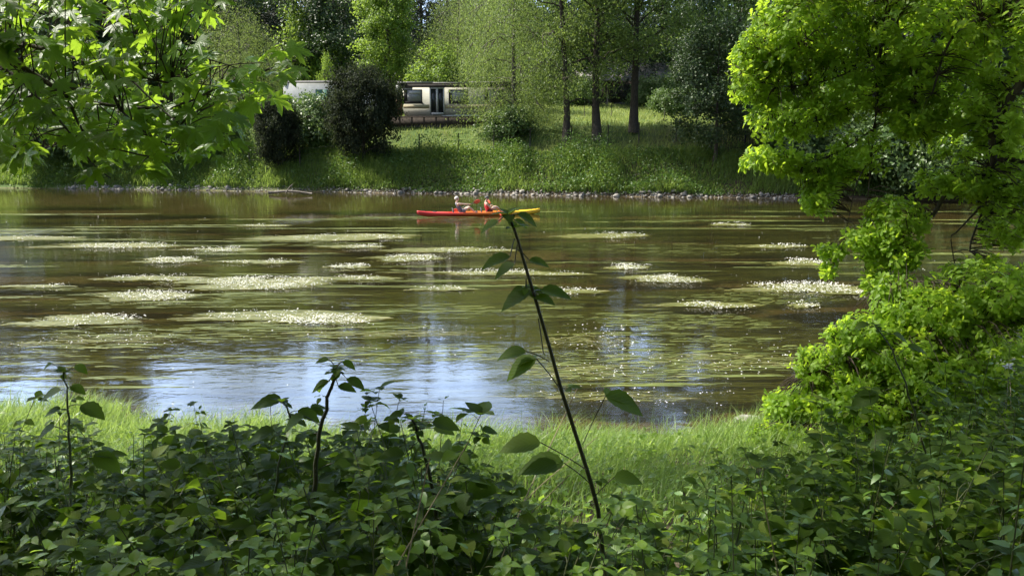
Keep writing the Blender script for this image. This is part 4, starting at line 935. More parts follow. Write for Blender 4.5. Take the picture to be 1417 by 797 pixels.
# ---------------------------------------------------------------- far bank vegetation
g = Geo(); n = 60000
x = rng.uniform(-48, 42, n); e = rng.uniform(0.3, 3.9, n); y = yfar(x) + e; z = terrain(x, y)
hm = vnoise(x, y * 1.3, 2.0, 51) ** 1.5; H = (0.2 + 1.0 * hm) * rng.uniform(.6, 1.2, n)
grass(g, np.stack([x, y, z], 1), H, rng.uniform(.03, .055, n), lean=.7, stations=3, mi=0)
n = 85000; x = rng.uniform(-48, 42, n); e = rng.uniform(-0.05, 3.7, n); y = yfar(x) + e; hm = vnoise(x, y * 1.3, 2.0, 51) ** 1.5; k = vnoise(x, y, 2.4, 52) + rng.uniform(-.2, .2, n) > .34
x, y, hm = x[k], y[k], hm[k]; z = terrain(x, y) + rng.uniform(0, 1, len(x)) ** .7 * (0.12 + 1.9 * hm)
scatter(g, BROADL, np.stack([x, y, z], 1), rdir(len(x)), rdir(len(x), 1.2), rng.uniform(.08, .16, len(x)), 1)
tag(g.build('bank_vegetation', [M['grass'], M['nettle']]), 'nettles and long grass covering the steep far bank', 'vegetation', kind='stuff')
g = Geo(); n = 80000
x = rng.uniform(-45, 48, n); y = yfar(x) + 3.4 + rng.uniform(0, 1, n) ** 1.6 * 44; k = rng.uniform(size=n) < 1.2
z = terrain(x, y); H = rng.uniform(.22, .45, n) * (0.5 + .8 * vnoise(x, y, 2.5, 55))
grass(g, np.stack([x, y, z], 1), H, rng.uniform(.03, .06, n) * (1 + (y - 57) / 60), lean=.6, stations=2)
tag(g.build('meadow_grass', M['field']), 'long pale meadow grass around the caravans and up to the wood', 'grass', kind='stuff')
# ---------------------------------------------------------------- stones along the far shore
M['stone'] = noise_mat('river_stone', [(0.3, (0.16, 0.145, 0.12)), (0.55, (0.32, 0.30, 0.26)), (0.75, (0.46, 0.44, 0.39))], scale=3, rough=.85, bump=.5, bdist=.03, coord='Object')
def rock_mesh(seed):
    bm_ = bmesh.new(); bmesh.ops.create_icosphere(bm_, subdivisions=2, radius=0.5)
    r = np.random.default_rng(seed); ax = r.normal(size=(9, 3)); ax /= np.linalg.norm(ax, axis=1)[:, None]; of = r.uniform(.26, .44, 9)
    for v in bm_.verts:
        c = np.array(v.co)
        for a, o_ in zip(ax, of):
            d = c @ a
            if d > o_: c = c - a * (d - o_) * .9
        c = c * [1, .8, .6]; v.co = c + r.normal(size=3) * .012
    me = bpy.data.meshes.new('rock'); bm_.to_mesh(me); bm_.free(); me.materials.append(M['stone']); return me
rocks = [rock_mesh(s) for s in range(8)]
i = 0
while i < 290:
    x = rng.uniform(-32, 17); dens = float(vnoise(x, 0, 1.5, 70))
    if dens + rng.uniform(-.4, .4) < .36: continue
    e = rng.normal(.1, .26); y = float(yfar(x)) + e; s = abs(rng.normal(0, .15)) + .14
    o = link('stone', rocks[i % 8]); o.location = (x, y, max(gz(x, y), -0.04) + s * .12); o.rotation_euler = (rng.uniform(-.3, .3), rng.uniform(-.3, .3), rng.uniform(0, 6.28)); o.scale = (s, s * rng.uniform(.8, 1.2), s * rng.uniform(.8, 1.3))
    tag(o, 'grey stone in the line of rubble along the far water edge', 'stone', 'stones along the far water edge'); i += 1
c0 = onz(1037, 577, .1); o = link('boulder', rocks[3]); o.location = (c0[0], c0[1], .02); o.scale = (.5, .4, .4); tag(o, 'pale boulder at the end of the sunlit near grass', 'boulder')
g = Geo(); n = 1100; xx = rng.uniform(-33, 18, n); ee = rng.normal(.12, .18, n)
for q in range(n):
    r_ = rng.uniform(.04, .10); x_, y_ = xx[q], float(yfar(xx[q])) + ee[q]
    V = rdir(8) * r_ * [1.2, 1, .6]; a0 = rng.uniform(0, 6.28); V = np.array([(math.cos(a0 + k * PI / 2) * r_ * rng.uniform(.7, 1.2), math.sin(a0 + k * PI / 2) * r_ * rng.uniform(.7, 1.2), 0) for k in range(4)] + [(0, 0, r_ * .7), (0, 0, -r_)]) + [x_, y_, max(gz(x_, y_), -.02) + r_ * .2]
    g.add(V, [np.array([[0, 1, 4], [1, 2, 4], [2, 3, 4], [3, 0, 4], [1, 0, 5], [2, 1, 5], [3, 2, 5], [0, 3, 5]])])
tag(g.build('gravel', M['stone']), 'small pale rubble between the stones of the far water edge', 'gravel', kind='stuff')
g = Geo(); a_ = onz(372, 267, .12); b_ = onz(432, 268, .12); tube(g, smooth_path([a_, (a_ + b_) / 2 + [0, .1, .12], b_], 8), np.linspace(.09, .04, 8), 8)
tube(g, smooth_path([a_ * .6 + b_ * .4, a_ * .5 + b_ * .5 + [0, -.1, .4], a_ * .45 + b_ * .55 + [.1, -.1, .6]], 5), np.linspace(.05, .02, 5), 6)
M['driftwood'] = bark('bleached_wood', (0.14, 0.12, 0.10), (0.28, 0.25, 0.21))
tag(g.build('driftwood_log', M['driftwood'], smooth=True), 'bleached log lying on the far shore under the left shrubs', 'log')
# ---------------------------------------------------------------- caravans
def glass(name, c=(0.02, 0.025, 0.025)):
    m, nt, out = nmat(name); p = N(nt, 'BsdfPrincipled'); p.inputs['Base Color'].default_value = (*c, 1); p.inputs['Roughness'].default_value = .12; L(nt, p.outputs[0], out.inputs[0]); return m
M['pane'] = glass('dark_window_glass'); M['pane_grey'] = glass('milky_window_glass', (0.30, 0.31, 0.29))
M['cream'] = noise_mat('weathered_cream_panel', [(0.3, (0.42, 0.41, 0.32)), (0.5, (0.50, 0.49, 0.39)), (0.7, (0.56, 0.54, 0.44))], scale=1.1, rough=.6, bump=.1, stretch=(1, 1, 2.5))
M['stripe'] = noise_mat('ochre_stripe_paint', [(0.3, (0.38, 0.32, 0.18)), (0.7, (0.50, 0.43, 0.26))], scale=2, rough=.6, bump=.05)
M['felt'] = noise_mat('roof_felt', [(0.3, (0.03, 0.028, 0.025)), (0.7, (0.08, 0.07, 0.06))], scale=5, rough=.9)
M['roofgrey'] = noise_mat('grey_roof_sheet', [(0.3, (0.22, 0.21, 0.20)), (0.7, (0.36, 0.34, 0.32))], scale=3, rough=.7, bump=.1)
M['plank'] = noise_mat('brown_planks', [(0.3, (0.10, 0.06, 0.035)), (0.7, (0.20, 0.12, 0.07))], scale=4, rough=.8, bump=.4, stretch=(.6, 1, 8))
M['white'] = plain('white_panel', (0.55, 0.56, 0.53), .55, scale=2)
M['green'] = plain('green_panel', (0.03, 0.15, 0.10), .5)
M['deck'] = noise_mat('dark_deck_timber', [(0.3, (0.03, 0.025, 0.02)), (0.7, (0.09, 0.07, 0.055))], scale=4, rough=.9)
CY_ = 62.0; x0 = X_at(559, CY_); zb = float(at(600, 161, CY_)[2])
rt = empty('caravan', (x0, CY_, zb)); tag(rt, 'old cream static caravan with ochre stripe and glazed double door on the far bank', 'caravan')
g = Geo(); Lc = 8.6                                   # body with slanted left end, joined panels
def pris(g, prof, y0, y1, mi=0):
    n = len(prof); V = [(x, y0, z) for x, z in prof] + [(x, y1, z) for x, z in prof]
    g.add(V, [np.array([list(range(n))]), np.array([list(range(n, 2 * n))[::-1]]), np.array([[i, i + n, (i + 1) % n + n, (i + 1) % n] for i in range(n)])], mi=mi)
pris(g, [(0.12, 0), (Lc - .12, 0), (Lc + .05, .6), (Lc - .05, 2.1), (-.06, 2.1), (.14, 1.0), (-.02, .62)], 0, 2.3)
g.build('body', M['cream'], rt)
g = Geo(); box(g, 0.02, 1.98, -.012, 0.0, .56, .84); box(g, 3.18, Lc, -.012, 0, .56, .84); g.build('stripe', M['stripe'], rt)
g = Geo(); box(g, -.12, Lc + .15, -.10, 2.4, 2.1, 2.34); box(g, -.2, Lc + .2, -.02, 2.5, 2.345, 2.37); o = g.build('roof', M['felt'], rt)
g = Geo(); box(g, -.35, 2.4, -.26, .5, 2.40, 2.50); box(g, 2.3, 5.1, -.30, .5, 2.375, 2.46); box(g, 5.0, Lc + .3, -.22, .5, 2.42, 2.52); box(g, -.3, Lc, .5, 2.3, 2.38, 2.44); g.build('roof_sheets', M['roofgrey'], rt)
for wx0, wx1, lab in ((.14, 1.42, 'window with a white blind half down'), (3.5, 4.86, 'window with a sagging white blind'), (6.2, 7.5, None)):
    g = Geo(); z0, z1 = .95, 1.9
    box(g, wx0, wx1, -.035, 0, z0 - .05, z0); box(g, wx0, wx1, -.035, 0, z1, z1 + .05); box(g, wx0 - .05, wx0, -.035, 0, z0 - .05, z1 + .05); box(g, wx1, wx1 + .05, -.035, 0, z0 - .05, z1 + .05)
    wf = g.build('window', M['felt'], rt)
    if lab: wf['label'] = lab
    g = Geo(); box(g, wx0, wx1, -.012, -.002, z0, z1); g.build('pane', M['pane_grey'], wf)
    g = Geo(); box(g, wx0, wx1, -.02, -.013, z0, z0 + .16); box(g, wx0, wx0 + .2, -.02, -.013, z0 + .16, z1); g.build('dark_curtain', M['felt'], wf)
    if wx0 < 1: 
        g = Geo(); box(g, wx0 + .32, wx1 - .08, -.028, -.021, 1.62, 1.86); g.build('blind', M['white'], wf)
    elif wx0 < 5:
        g = Geo(); V = [(3.55, -.024, 1.85), (3.55, -.024, 1.72), (4.1, -.024, 1.60), (4.8, -.024, 1.6), (4.8, -.024, 1.68), (4.1, -.024, 1.68)]; g.add(V, [np.array([[0, 1, 2, 5]]), np.array([[5, 2, 3, 4]])]); g.build('blind', M['white'], wf)
g = Geo(); dx0, dx1 = 2.02, 3.14
for a_, b_, c_, d_ in ((dx0, dx0 + .10, .1, 2.08), (dx1 - .10, dx1, .1, 2.08), (dx0 + .10, dx1 - .10, .1, .26), (dx0 - .05, dx1 + .05, 2.081, 2.16), (2.50, 2.66, .26, 2.0), (dx0 + .1, dx1 - .1, 2.0, 2.08)): box(g, a_, b_, -.06, -.001, c_, d_)
dr = g.build('double_door', M['white'], rt)
for a_, b_ in ((dx0 + .1, 2.5), (2.66, dx1 - .1)):
    g = Geo(); box(g, a_, b_, -.03, -.002, .26, 2.0); g.build('pane', M['pane'], dr)
g = Geo(); box(g, 2.68, 2.72, -.09, -.061, .9, 1.12); g.build('handle', M['felt'], dr)
g = Geo(); box(g, -1.2, Lc + .4, -.9, 2.2, -.12, -.02); 
box(g, -1.15, Lc + .35, -.78, -.74, -.8, -.121)
for i in range(12): box(g, -1.1 + i * .9, -1.0 + i * .9, -.84, -.79, -.9, -.121)
g.build('deck', M['deck'], rt)
g = Geo(); box(g, -.6, -.13, .35, .42, .05, 1.7); g.build('plank_screen', M['plank'], rt)
g = Geo(); V = [(-.62, .3, 1.55), (-.22, .3, 1.72), (-.2, .3, 2.35), (-.55, .3, 2.25)]; g.add(V + [(x, y + .06, z) for x, y, z in V], [np.array([[0, 1, 2, 3], [7, 6, 5, 4], [0, 4, 5, 1], [1, 5, 6, 2], [2, 6, 7, 3], [3, 7, 4, 0]])]); g.build('side_panel', M['white'], rt)
# long white mobile home, mostly behind the shrubs
x0 = X_at(396, 64.5); zt = float(at(430, 113, 64.5)[2]); zg = gz(x0 + 2, 64.5)
rt = empty('mobile_home', (x0, 64.5, zg)); tag(rt, 'long white mobile home with green panel seen between the dark shrubs', 'mobile home')
h = zt - zg; g = Geo(); bbox_bev(g, 0, 7.6, 0, 2.6, .35, h - .08, .04); g.build('body', M['white'], rt)
g = Geo(); pris(g, [(-.15, h - .08), (7.8, h - .14), (7.8, h - .04), (3.8, h + .06), (-.15, h + .02)], -.12, 2.75); g.build('roof', M['roofgrey'], rt)
gx = X_at(440, 64.5) - x0; g = Geo(); box(g, gx, gx + 1.5, -.05, -.003, .5, h - .62); g.build('green_panel', M['green'], rt)
g = Geo(); box(g, .8, 2.0, -.04, -.003, 1.1, 1.9); w_ = g.build('window', M['white'], rt); g = Geo(); box(g, .86, 1.94, -.055, -.041, 1.16, 1.84); g.build('pane', M['pane'], w_)
g = Geo(); box(g, .1, 7.5, .1, 2.5, -.3, .35); g.build('skirt', M['felt'], rt)
x0 = X_at(-75, 66); zt = float(at(5, 104, 66)[2]); zg = gz(x0 + 2, 66)
rt = empty('mobile_home', (x0, 66, zg)); tag(rt, 'white mobile home end at the left edge behind the maple leaves', 'mobile home')
h = zt - zg; g = Geo(); ln = X_at(17, 66) - x0; bbox_bev(g, 0, ln, 0, 2.6, .35, h - .06, .04); g.build('body', M['white'], rt)
g = Geo(); pris(g, [(-.1, h - .06), (ln + .15, h - .06), (ln + .15, h + .02), (ln / 2, h + .1), (-.1, h + .02)], -.12, 2.7); g.build('roof', M['roofgrey'], rt)
g = Geo(); box(g, ln - 1.5, ln - .2, -.03, -.003, h - 1.2, h - .45); w_ = g.build('window', M['white'], rt); g = Geo(); box(g, ln - 1.44, ln - .26, -.045, -.031, h - 1.14, h - .51); g.build('pane', M['pane'], w_)
g = Geo(); box(g, .1, ln - .1, .1, 2.5, -.3, .35); g.build('skirt', M['felt'], rt)
# barn beyond the meadow
bx0, bx1 = X_at(792, 96), X_at(925, 96); bg_ = gz((bx0 + bx1) / 2, 96); zr = float(at(860, 88, 99)[2]) - bg_; ze = float(at(860, 112, 96)[2]) - bg_
rt = empty('barn', (bx0, 96, bg_)); tag(rt, 'low dark timber barn with grey roof behind the three bank trees', 'barn')
bl = bx1 - bx0; g = Geo(); box(g, 0, bl, 0, 7, -.5, ze); g.build('wall', M['deck'], rt)
g = Geo(); V = [(-.3, -.4, ze - .05), (bl + .3, -.4, ze - .05), (bl + .3, 3.5, zr), (-.3, 3.5, zr), (-.3, 7.4, ze - .05), (bl + .3, 7.4, ze - .05)]; V += [(x, y, z + .08) for x, y, z in V]
g.add(V, [np.array([[0, 3, 2, 1], [3, 4, 5, 2], [6, 7, 8, 9], [9, 8, 11, 10], [0, 1, 7, 6], [1, 2, 8, 7], [2, 5, 11, 8], [3, 0, 6, 9], [4, 3, 9, 10], [5, 4, 10, 11]])]); g.build('roof', M['roofgrey'], rt)
g = Geo(); box(g, 4.4, 7.0, -.05, -.004, 0, 2.3); g.build('door', M['felt'], rt)
# wire fence
M['post'] = plain('fence_post_wood', (0.055, 0.05, 0.04), .85, scale=6); M['wire'] = plain('fence_wire', (0.10, 0.10, 0.09), .5, .8)
rt = empty('wire_fence', (X_at(600, 57), 57, gz(X_at(600, 57), 57))); tag(rt, 'low wire fence on dark posts running along the top of the far bank', 'fence'); off = np.array(rt.location)
tops = []
for px in (340, 411, 478, 530, 580, 634, 683, 733, 790, 840, 882, 932, 985):
    x = X_at(px, 57); y = 57.0 - .12 * (x + 5) * .4; z = gz(x, y) - off[2]; g = Geo(); lx = x - off[0]; ly = y - off[1]
    tube(g, [(lx, ly, z - .2), (lx + rng.normal() * .03, ly, z + 1.42)], [.05, .045], 6); g.build('post', M['post'], rt); tops.append((lx, ly, z + 1.42))
g = Geo()
for dz in (.08, .5, .9):
    for a_, b_ in zip(tops[:-1], tops[1:]):
        A_ = np.array(a_) - [0, .05, dz]; B_ = np.array(b_) - [0, .05, dz]; tube(g, smooth_path([A_, (A_ + B_) / 2 - [0, 0, .04], B_], 4), [.006] * 4, 3, cap=False)
g.build('wire', M['wire'], rt)
# pale post in the meadow
x = X_at(839, 88); g = Geo(); tube(g, [(0, 0, -.1), (0, 0, 2.1)], [.08, .07], 8); lathe(g, [(.09, 2.1), (.09, 2.16), (.0, 2.2)], 8); o = g.build('marker_post', M['driftwood']); o.location = (x, 88, gz(x, 88)); tag(o, 'single pale post at the back of the meadow', 'post')
for px, Y, lab in ((845, 67, 'thin stake right of the middle bank tree'), (918, 66, 'thin stake right of the three bank trees'), (808, 68, 'thin stake left of the middle bank tree')):
    x = X_at(px, Y); g = Geo(); tube(g, [(0, 0, -.1), (.02, 0, .7), (0, 0, 1.2)], [.03, .03, .02], 6); lathe(g, [(.03, 1.2), (.0, 1.24)], 6); o = g.build('stake', M['post']); o.location = (x, Y, gz(x, Y)); tag(o, lab, 'stake', 'stakes in the meadow')
# iron railing at right
M['iron'] = plain('dark_iron', (0.03, 0.03, 0.032), .5, .6)
xa, xb = X_at(985, 54), X_at(1130, 53); rt = empty('iron_railing', (xa, 54, gz(xa, 54))); tag(rt, 'dark iron picket railing beside the oak leaves on the right bank', 'railing'); off = np.array(rt.location)
zt_ = float(at(1040, 186, 54)[2]) - off[2]; zl = float(at(1040, 205, 54)[2]) - off[2]; ln = xb - xa
for k in range(4):
    g = Geo(); lx = ln * k / 3; box(g, lx - .05, lx + .05, -.05, .05, zl - 1.4, zt_ + .12); lathe(g, [(.06, zt_ + .121), (.05, zt_ + .17), (0, zt_ + .2)], 8, lx, 0); g.build('post', M['iron'], rt)
g = Geo(); box(g, 0, ln, -.02, .02, zt_ - .04, zt_); box(g, 0, ln, -.02, .02, zl, zl + .04)
g.build('rail', M['iron'], rt)
g = Geo(); n = int(ln / .17)
for k in range(n): tube(g, [((k + .5) * ln / n, -.045, zl - .05), ((k + .5) * ln / n, -.045, zt_ + .06)], [.014, .014], 4)
o = g.build('pickets', M['iron'], rt); 
# little frame left of the big shrub
x = X_at(415, 59.5); rt = empty('gate_frame', (x, 59.5, gz(x, 59.5) + .1)); tag(rt, 'small dark barred frame standing in grass between the two dark shrubs', 'gate')
g = Geo(); wd = X_at(441, 59.5) - x
for lx in (0, wd): tube(g, [(lx, 0, -.2), (lx, 0, .85)], [.03, .03], 6)
tube(g, [(0, 0, .8), (wd, 0, .82)], [.02, .02], 6); tube(g, [(0, 0, .55), (wd, 0, .56)], [.015, .015], 6); g.build('frame', M['iron'], rt)
g = Geo()
for k in range(5): tube(g, [((k + .5) * wd / 5, 0, 0), ((k + .5) * wd / 5, 0, .56)], [.012, .012], 4)
g.build('bars', M['iron'], rt)
# ---------------------------------------------------------------- kayak
A_ = onz(577, 299.5); B_ = onz(747, 296.0); Ly = np.linalg.norm(B_ - A_); ang = math.atan2(B_[1] - A_[1], B_[0] - A_[0]); Cn = (A_ + B_) / 2
kay = empty('kayak', (Cn[0], Cn[1], 0.03), ang); tag(kay, 'long two seat kayak fading from red stern through orange to yellow bow', 'kayak')
m, nt, out = nmat('fire_coloured_plastic'); tc = N(nt, 'TexCoord'); sp = N(nt, 'SeparateXYZ'); L(nt, tc.outputs['Object'], sp.inputs[0])
no = N(nt, 'TexNoise'); no.inputs['Scale'].default_value = 1.5; L(nt, tc.outputs['Object'], no.inputs['Vector'])
v_ = mathn(nt, 'ADD', mathn(nt, 'ADD', mathn(nt, 'DIVIDE', sp.outputs[0], float(Ly)), 0.5), mathn(nt, 'MULTIPLY', mathn(nt, 'SUBTRACT', no.outputs[0], .5), .12))
col = ramp(nt, v_, [(0.05, (0.50, 0.03, 0.03)), (0.30, (0.62, 0.05, 0.03)), (0.42, (0.78, 0.17, 0.03)), (0.60, (0.80, 0.22, 0.03)), (0.72, (0.85, 0.42, 0.03)), (0.80, (0.85, 0.52, 0.03))])
p = N(nt, 'BsdfPrincipled'); p.inputs['Roughness'].default_value = .38; L(nt, col, p.inputs['Base Color']); L(nt, p.outputs[0], out.inputs[0]); M['kayak'] = m
ns = 49; rows = []
hl = Ly / 2
for i in range(ns):
    s = -1 + 2 * i / (ns - 1); q = abs(s)
    wd = 0.37 * max(0.0, 1 - q ** 2.2) ** .75 + .012; zg_ = .12 + .10 * q ** 5; zb_ = -.10 + .17 * q ** 7
    x = s * hl
    def well(c, hw): d = abs(x - c) / hw; return max(0.0, min(1.0, (1.0 - d) * 5))
    dep = max(well(-0.62, .95), well(.72, .85)); crown = zg_ + .05 * (1 - dep) * (1 - q ** 4)
    inner = .66; zi = zg_ * (1 - dep) + .045 * dep if dep > 0 else zg_ + .02
    zi = (zg_ + .03) * (1 - dep) + .045 * dep; zc = crown * (1 - dep) + .035 * dep
    half = [(0, zb_), (.55 * wd, zb_ + .025), (.88 * wd, zb_ + .09 * (1 - q ** 3)), (wd, (zg_ + zb_) * .55), (.98 * wd, zg_), (.86 * wd, zg_ + .018), (.76 * wd, zg_ + .012), (inner * wd, zi), (0, zc)]
    ring = [(x, y, z) for y, z in half] + [(x, -y, z) for y, z in half[-2:0:-1]]
    rows.append(ring)
R_ = len(rows[0]); V = np.array(rows).reshape(-1, 3)
Q = [[i * R_ + j, i * R_ + (j + 1) % R_, (i + 1) * R_ + (j + 1) % R_, (i + 1) * R_ + j] for i in range(ns - 1) for j in range(R_)]
g = Geo(); g.add(V, [np.array(Q), np.array([list(range(R_))[::-1]]), np.array([[(ns - 1) * R_ + j for j in range(R_)]])]); g.build('hull', M['kayak'], kay, smooth=True)
M['black'] = plain('black_padding', (0.03, 0.03, 0.035), .7); M['strap'] = plain('black_strap', (0.02, 0.02, 0.02), .6)
def k_x(px): return (px - 662) / 171 * Ly
for px in (632, 671):
    g = Geo(); x = k_x(px) - .12; P_ = []
    for k in range(7):
        a = -0.9 + 1.8 * k / 6; P_.append((x - .09 * math.cos(a) , .21 * math.sin(a)))
    V = [(px_ - .04 * zz, py_, .06 + .30 * zz * (1 - .25 * abs(py_) / .2)) for zz in (0, 1) for px_, py_ in P_]; V += [(a - .03, b, c) for a, b, c in V]
    n = 7; Fq = [[i, i + 1, i + 8, i + 7] for i in range(6)] + [[14 + i + 7, 14 + i + 8, 14 + i + 1, 14 + i] for i in range(6)] + [[7 + i, 8 + i, 22 + i, 21 + i] for i in range(6)] + [[0, 7, 21, 14], [20, 27, 13, 6]]
    g.add(V, [np.array(Fq)]); g.build('seat_back', M['black'], kay, smooth=True)
for sx in (-1, 1):
    g = Geo(); tube(g, smooth_path([(sx * hl * .93, .02, .20), (sx * hl * .93, .02, .245), (sx * hl * .86, -.02, .24), (sx * hl * .86, -.02, .18)], 8), [.012] * 8, 5); g.build('carry_handle', M['strap'], kay)
for (cx_, r_) in ((-hl * .72, .10), (hl * .62, .10)):
    g = Geo(); zz = .165; lathe(g, [(r_, zz - .03), (r_, zz + .018), (r_ * .8, zz + .028), (0, zz + .03)], 16, cx_, 0); g.build('hatch_cover', M['black'], kay)
# ---------------------------------------------------------------- people
def skinmat(name, c):
    m, nt, out = nmat(name); p = N(nt, 'BsdfPrincipled'); p.inputs['Base Color'].default_value = (*c, 1); p.inputs['Roughness'].default_value = .5; p.inputs['Subsurface Weight'].default_value = .1; p.inputs['Subsurface Scale'].default_value = .01
    L(nt, p.outputs[0], out.inputs[0]); return m
M['skin'] = skinmat('skin', (0.72, 0.50, 0.38)); M['skin2'] = skinmat('tanned_skin', (0.62, 0.42, 0.30))
M['hairw'] = plain('white_hair', (0.72, 0.68, 0.60), .8); M['vestgrey'] = plain('blue_grey_vest', (0.16, 0.18, 0.22), .85, scale=12); M['shortg'] = plain('grey_shorts', (0.20, 0.19, 0.22), .85, scale=12)
M['red'] = plain('red_vest', (0.62, 0.05, 0.07), .75, scale=12); M['cap'] = plain('dark_grey_cap', (0.10, 0.11, 0.11), .8); M['shortd'] = plain('dark_shorts', (0.10, 0.04, 0.05), .8); M['shoe'] = plain('dark_shoe', (0.03, 0.03, 0.03), .7)
M['eye'] = plain('dark_eye', (0.02, 0.015, 0.01), .3); M['lip'] = plain('lip', (0.35, 0.12, 0.10), .6); M['blade'] = plain('orange_red_blade', (0.78, 0.12, 0.06), .4); M['shaft'] = plain('dark_shaft', (0.05, 0.05, 0.06), .4); M['white_s'] = plain('white_sleeve', (0.7, 0.68, 0.68), .8)
def skin_obj(name, J, E, mat, parent, root=None, sub=2):
    ks = list(J); me = bpy.data.meshes.new(name); me.from_pydata([J[k][0] for k in ks], [(ks.index(a), ks.index(b)) for a, b in E], []); me.materials.append(mat)
    o = link(name, me, parent); mod = o.modifiers.new('skin', 'SKIN'); mod.use_smooth_shade = True; mod.branch_smoothing = .3
    for i, k in enumerate(ks):
        r = J[k][1]; r = (r, r) if not isinstance(r, tuple) else r; o.data.skin_vertices[0].data[i].radius = r; o.data.skin_vertices[0].data[i].use_root = (k == (root or ks[0]))
    s = o.modifiers.new('sub', 'SUBSURF'); s.levels = sub; s.render_levels = sub
    # bake the surface so that the body is one ordinary continuous mesh
    dg = bpy.context.evaluated_depsgraph_get(); ev = o.evaluated_get(dg); nm = bpy.data.meshes.new_from_object(ev); o.modifiers.clear(); o.data = nm
    for pl_ in nm.polygons: pl_.use_smooth = True
    if not nm.materials: nm.materials.append(mat)
    return o
def person(x, label, hands, head_tilt, lean, mats, S=1.02, group=None):
    skm, topm, legm, headm, headkind = mats
    c, s_ = math.cos(ang), math.sin(ang)
    rt = empty('person', (Cn[0] + c * x, Cn[1] + s_ * x, .03), ang); rt.scale = (S, S, S); tag(rt, label, 'person')
    l = lean; J = {}
    J['pelvis'] = ((0, 0, .15), (.15, .11)); J['waist'] = ((-.05 * l, 0, .30), (.135, .10)); J['chest'] = ((-.12 * l, 0, .46), (.15, .11)); J['nb'] = ((-.15 * l, 0, .575), .07); J['neck'] = ((-.145 * l, 0, .63), .052)
    hx = -.13 * l + head_tilt
    J['jaw'] = ((hx + .02, 0, .685), (.062, .066)); J['skull'] = ((hx, 0, .765), (.078, .092)); J['crown'] = ((hx - .01, 0, .835), (.055, .065)); J['nose'] = ((hx + .105, 0, .735), .012)
    E = [('pelvis', 'waist'), ('waist', 'chest'), ('chest', 'nb'), ('nb', 'neck'), ('neck', 'jaw'), ('jaw', 'skull'), ('skull', 'crown'), ('skull', 'nose')]
    for sd, hd in ((1, hands[0]), (-1, hands[1])):
        t = 'L' if sd > 0 else 'R'; sh = np.array([-.13 * l, sd * .175, .535]); hd = np.array(hd); v = hd - sh; d = np.linalg.norm(v); mid = (sh + hd) / 2; bend = math.sqrt(max(0, .29 ** 2 - (d / 2) ** 2)) if d < .58 else 0.0
        el = mid + np.array([0, sd * .35, -1.0]) / 1.06 * bend; wr = hd - v / d * .07
        J['sh' + t] = (tuple(sh), .062); J['ua' + t] = (tuple((sh * .5 + el * .5)), .047); J['el' + t] = (tuple(el), .038); J['fa' + t] = (tuple(el * .6 + wr * .4), .040); J['wr' + t] = (tuple(wr), .025); J['pa' + t] = (tuple(hd - v / d * .01), (.036, .020))
        E += [('chest', 'sh' + t), ('sh' + t, 'ua' + t), ('ua' + t, 'el' + t), ('el' + t, 'fa' + t), ('fa' + t, 'wr' + t), ('wr' + t, 'pa' + t)]
        f = v / d
        for k in range(4):       # fingers curl over the shaft
            b = hd + np.array([0, (k - 1.5) * .019, 0]) + f * .03; fl = (.030, .036, .033, .025)[k]
            J['f%d1%s' % (k, t)] = (tuple(b + [0, 0, .012]), .0085); J['f%d2%s' % (k, t)] = (tuple(b + f * fl * .6 + [0, 0, -.008]), .008); J['f%d3%s' % (k, t)] = (tuple(b + f * fl * .2 + [0, 0, -.036]), .0068)
            E += [('pa' + t, 'f%d1%s' % (k, t)), ('f%d1%s' % (k, t), 'f%d2%s' % (k, t)), ('f%d2%s' % (k, t), 'f%d3%s' % (k, t))]
        J['th' + t] = (tuple(hd + np.array([0, -sd * .045, -.01])), .010); J['tt' + t] = (tuple(hd + f * .02 + np.array([0, -sd * .035, -.032])), .008); E += [('pa' + t, 'th' + t), ('th' + t, 'tt' + t)]
        J['hip' + t] = ((.05, sd * .09, .13), .088); J['tm' + t] = ((.21, sd * .125, .25), .075); J['kn' + t] = ((.40, sd * .15, .37), .056); J['cf' + t] = ((.52, sd * .145, .25), .052); J['an' + t] = ((.68, sd * .13, .09), .036); J['hl' + t] = ((.70, sd * .13, .055), .036); J['to' + t] = ((.80, sd * .14, .16), (.038, .024))
        E += [('pelvis', 'hip' + t), ('hip' + t, 'tm' + t), ('tm' + t, 'kn' + t), ('kn' + t, 'cf' + t), ('cf' + t, 'an' + t), ('an' + t, 'hl' + t), ('hl' + t, 'to' + t)]
    skin_obj('body', J, E, skm, rt)
    def cl(name, keys, edges, mat, add):
        K = {k: (J[k][0], tuple(q + add for q in J[k][1]) if isinstance(J[k][1], tuple) else J[k][1] + add) for k in keys}; skin_obj(name, K, edges, mat, rt)
    cl('vest', ['waist', 'pelvis', 'chest', 'nb', 'shL', 'shR'], [('pelvis', 'waist'), ('waist', 'chest'), ('chest', 'nb'), ('chest', 'shL'), ('chest', 'shR')], topm, .018)
    cl('shorts', ['pelvis', 'hipL', 'tmL', 'hipR', 'tmR'], [('pelvis', 'hipL'), ('hipL', 'tmL'), ('pelvis', 'hipR'), ('hipR', 'tmR')], legm, .020)
    for t in 'LR': cl('shoe', ['an' + t, 'hl' + t, 'to' + t], [('an' + t, 'hl' + t), ('hl' + t, 'to' + t)], M['shoe'], .014)
    bm_ = bmesh.new(); bmesh.ops.create_uvsphere(bm_, u_segments=20, v_segments=12, radius=1)
    for v in list(bm_.verts):
        co = v.co; lim = -.55 if (headkind == 'hair' and co.x < -.1) else (.12 if co.x > .1 else -.15)
        if co.z < lim: bm_.verts.remove(v)
    for v in bm_.verts: n_ = 1 + (.04 * rng.normal() if headkind == 'hair' else 0); v.co = Vector((v.co.x * .108 * n_ + hx - .008, v.co.y * .090 * n_, v.co.z * .105 * n_ + .782))
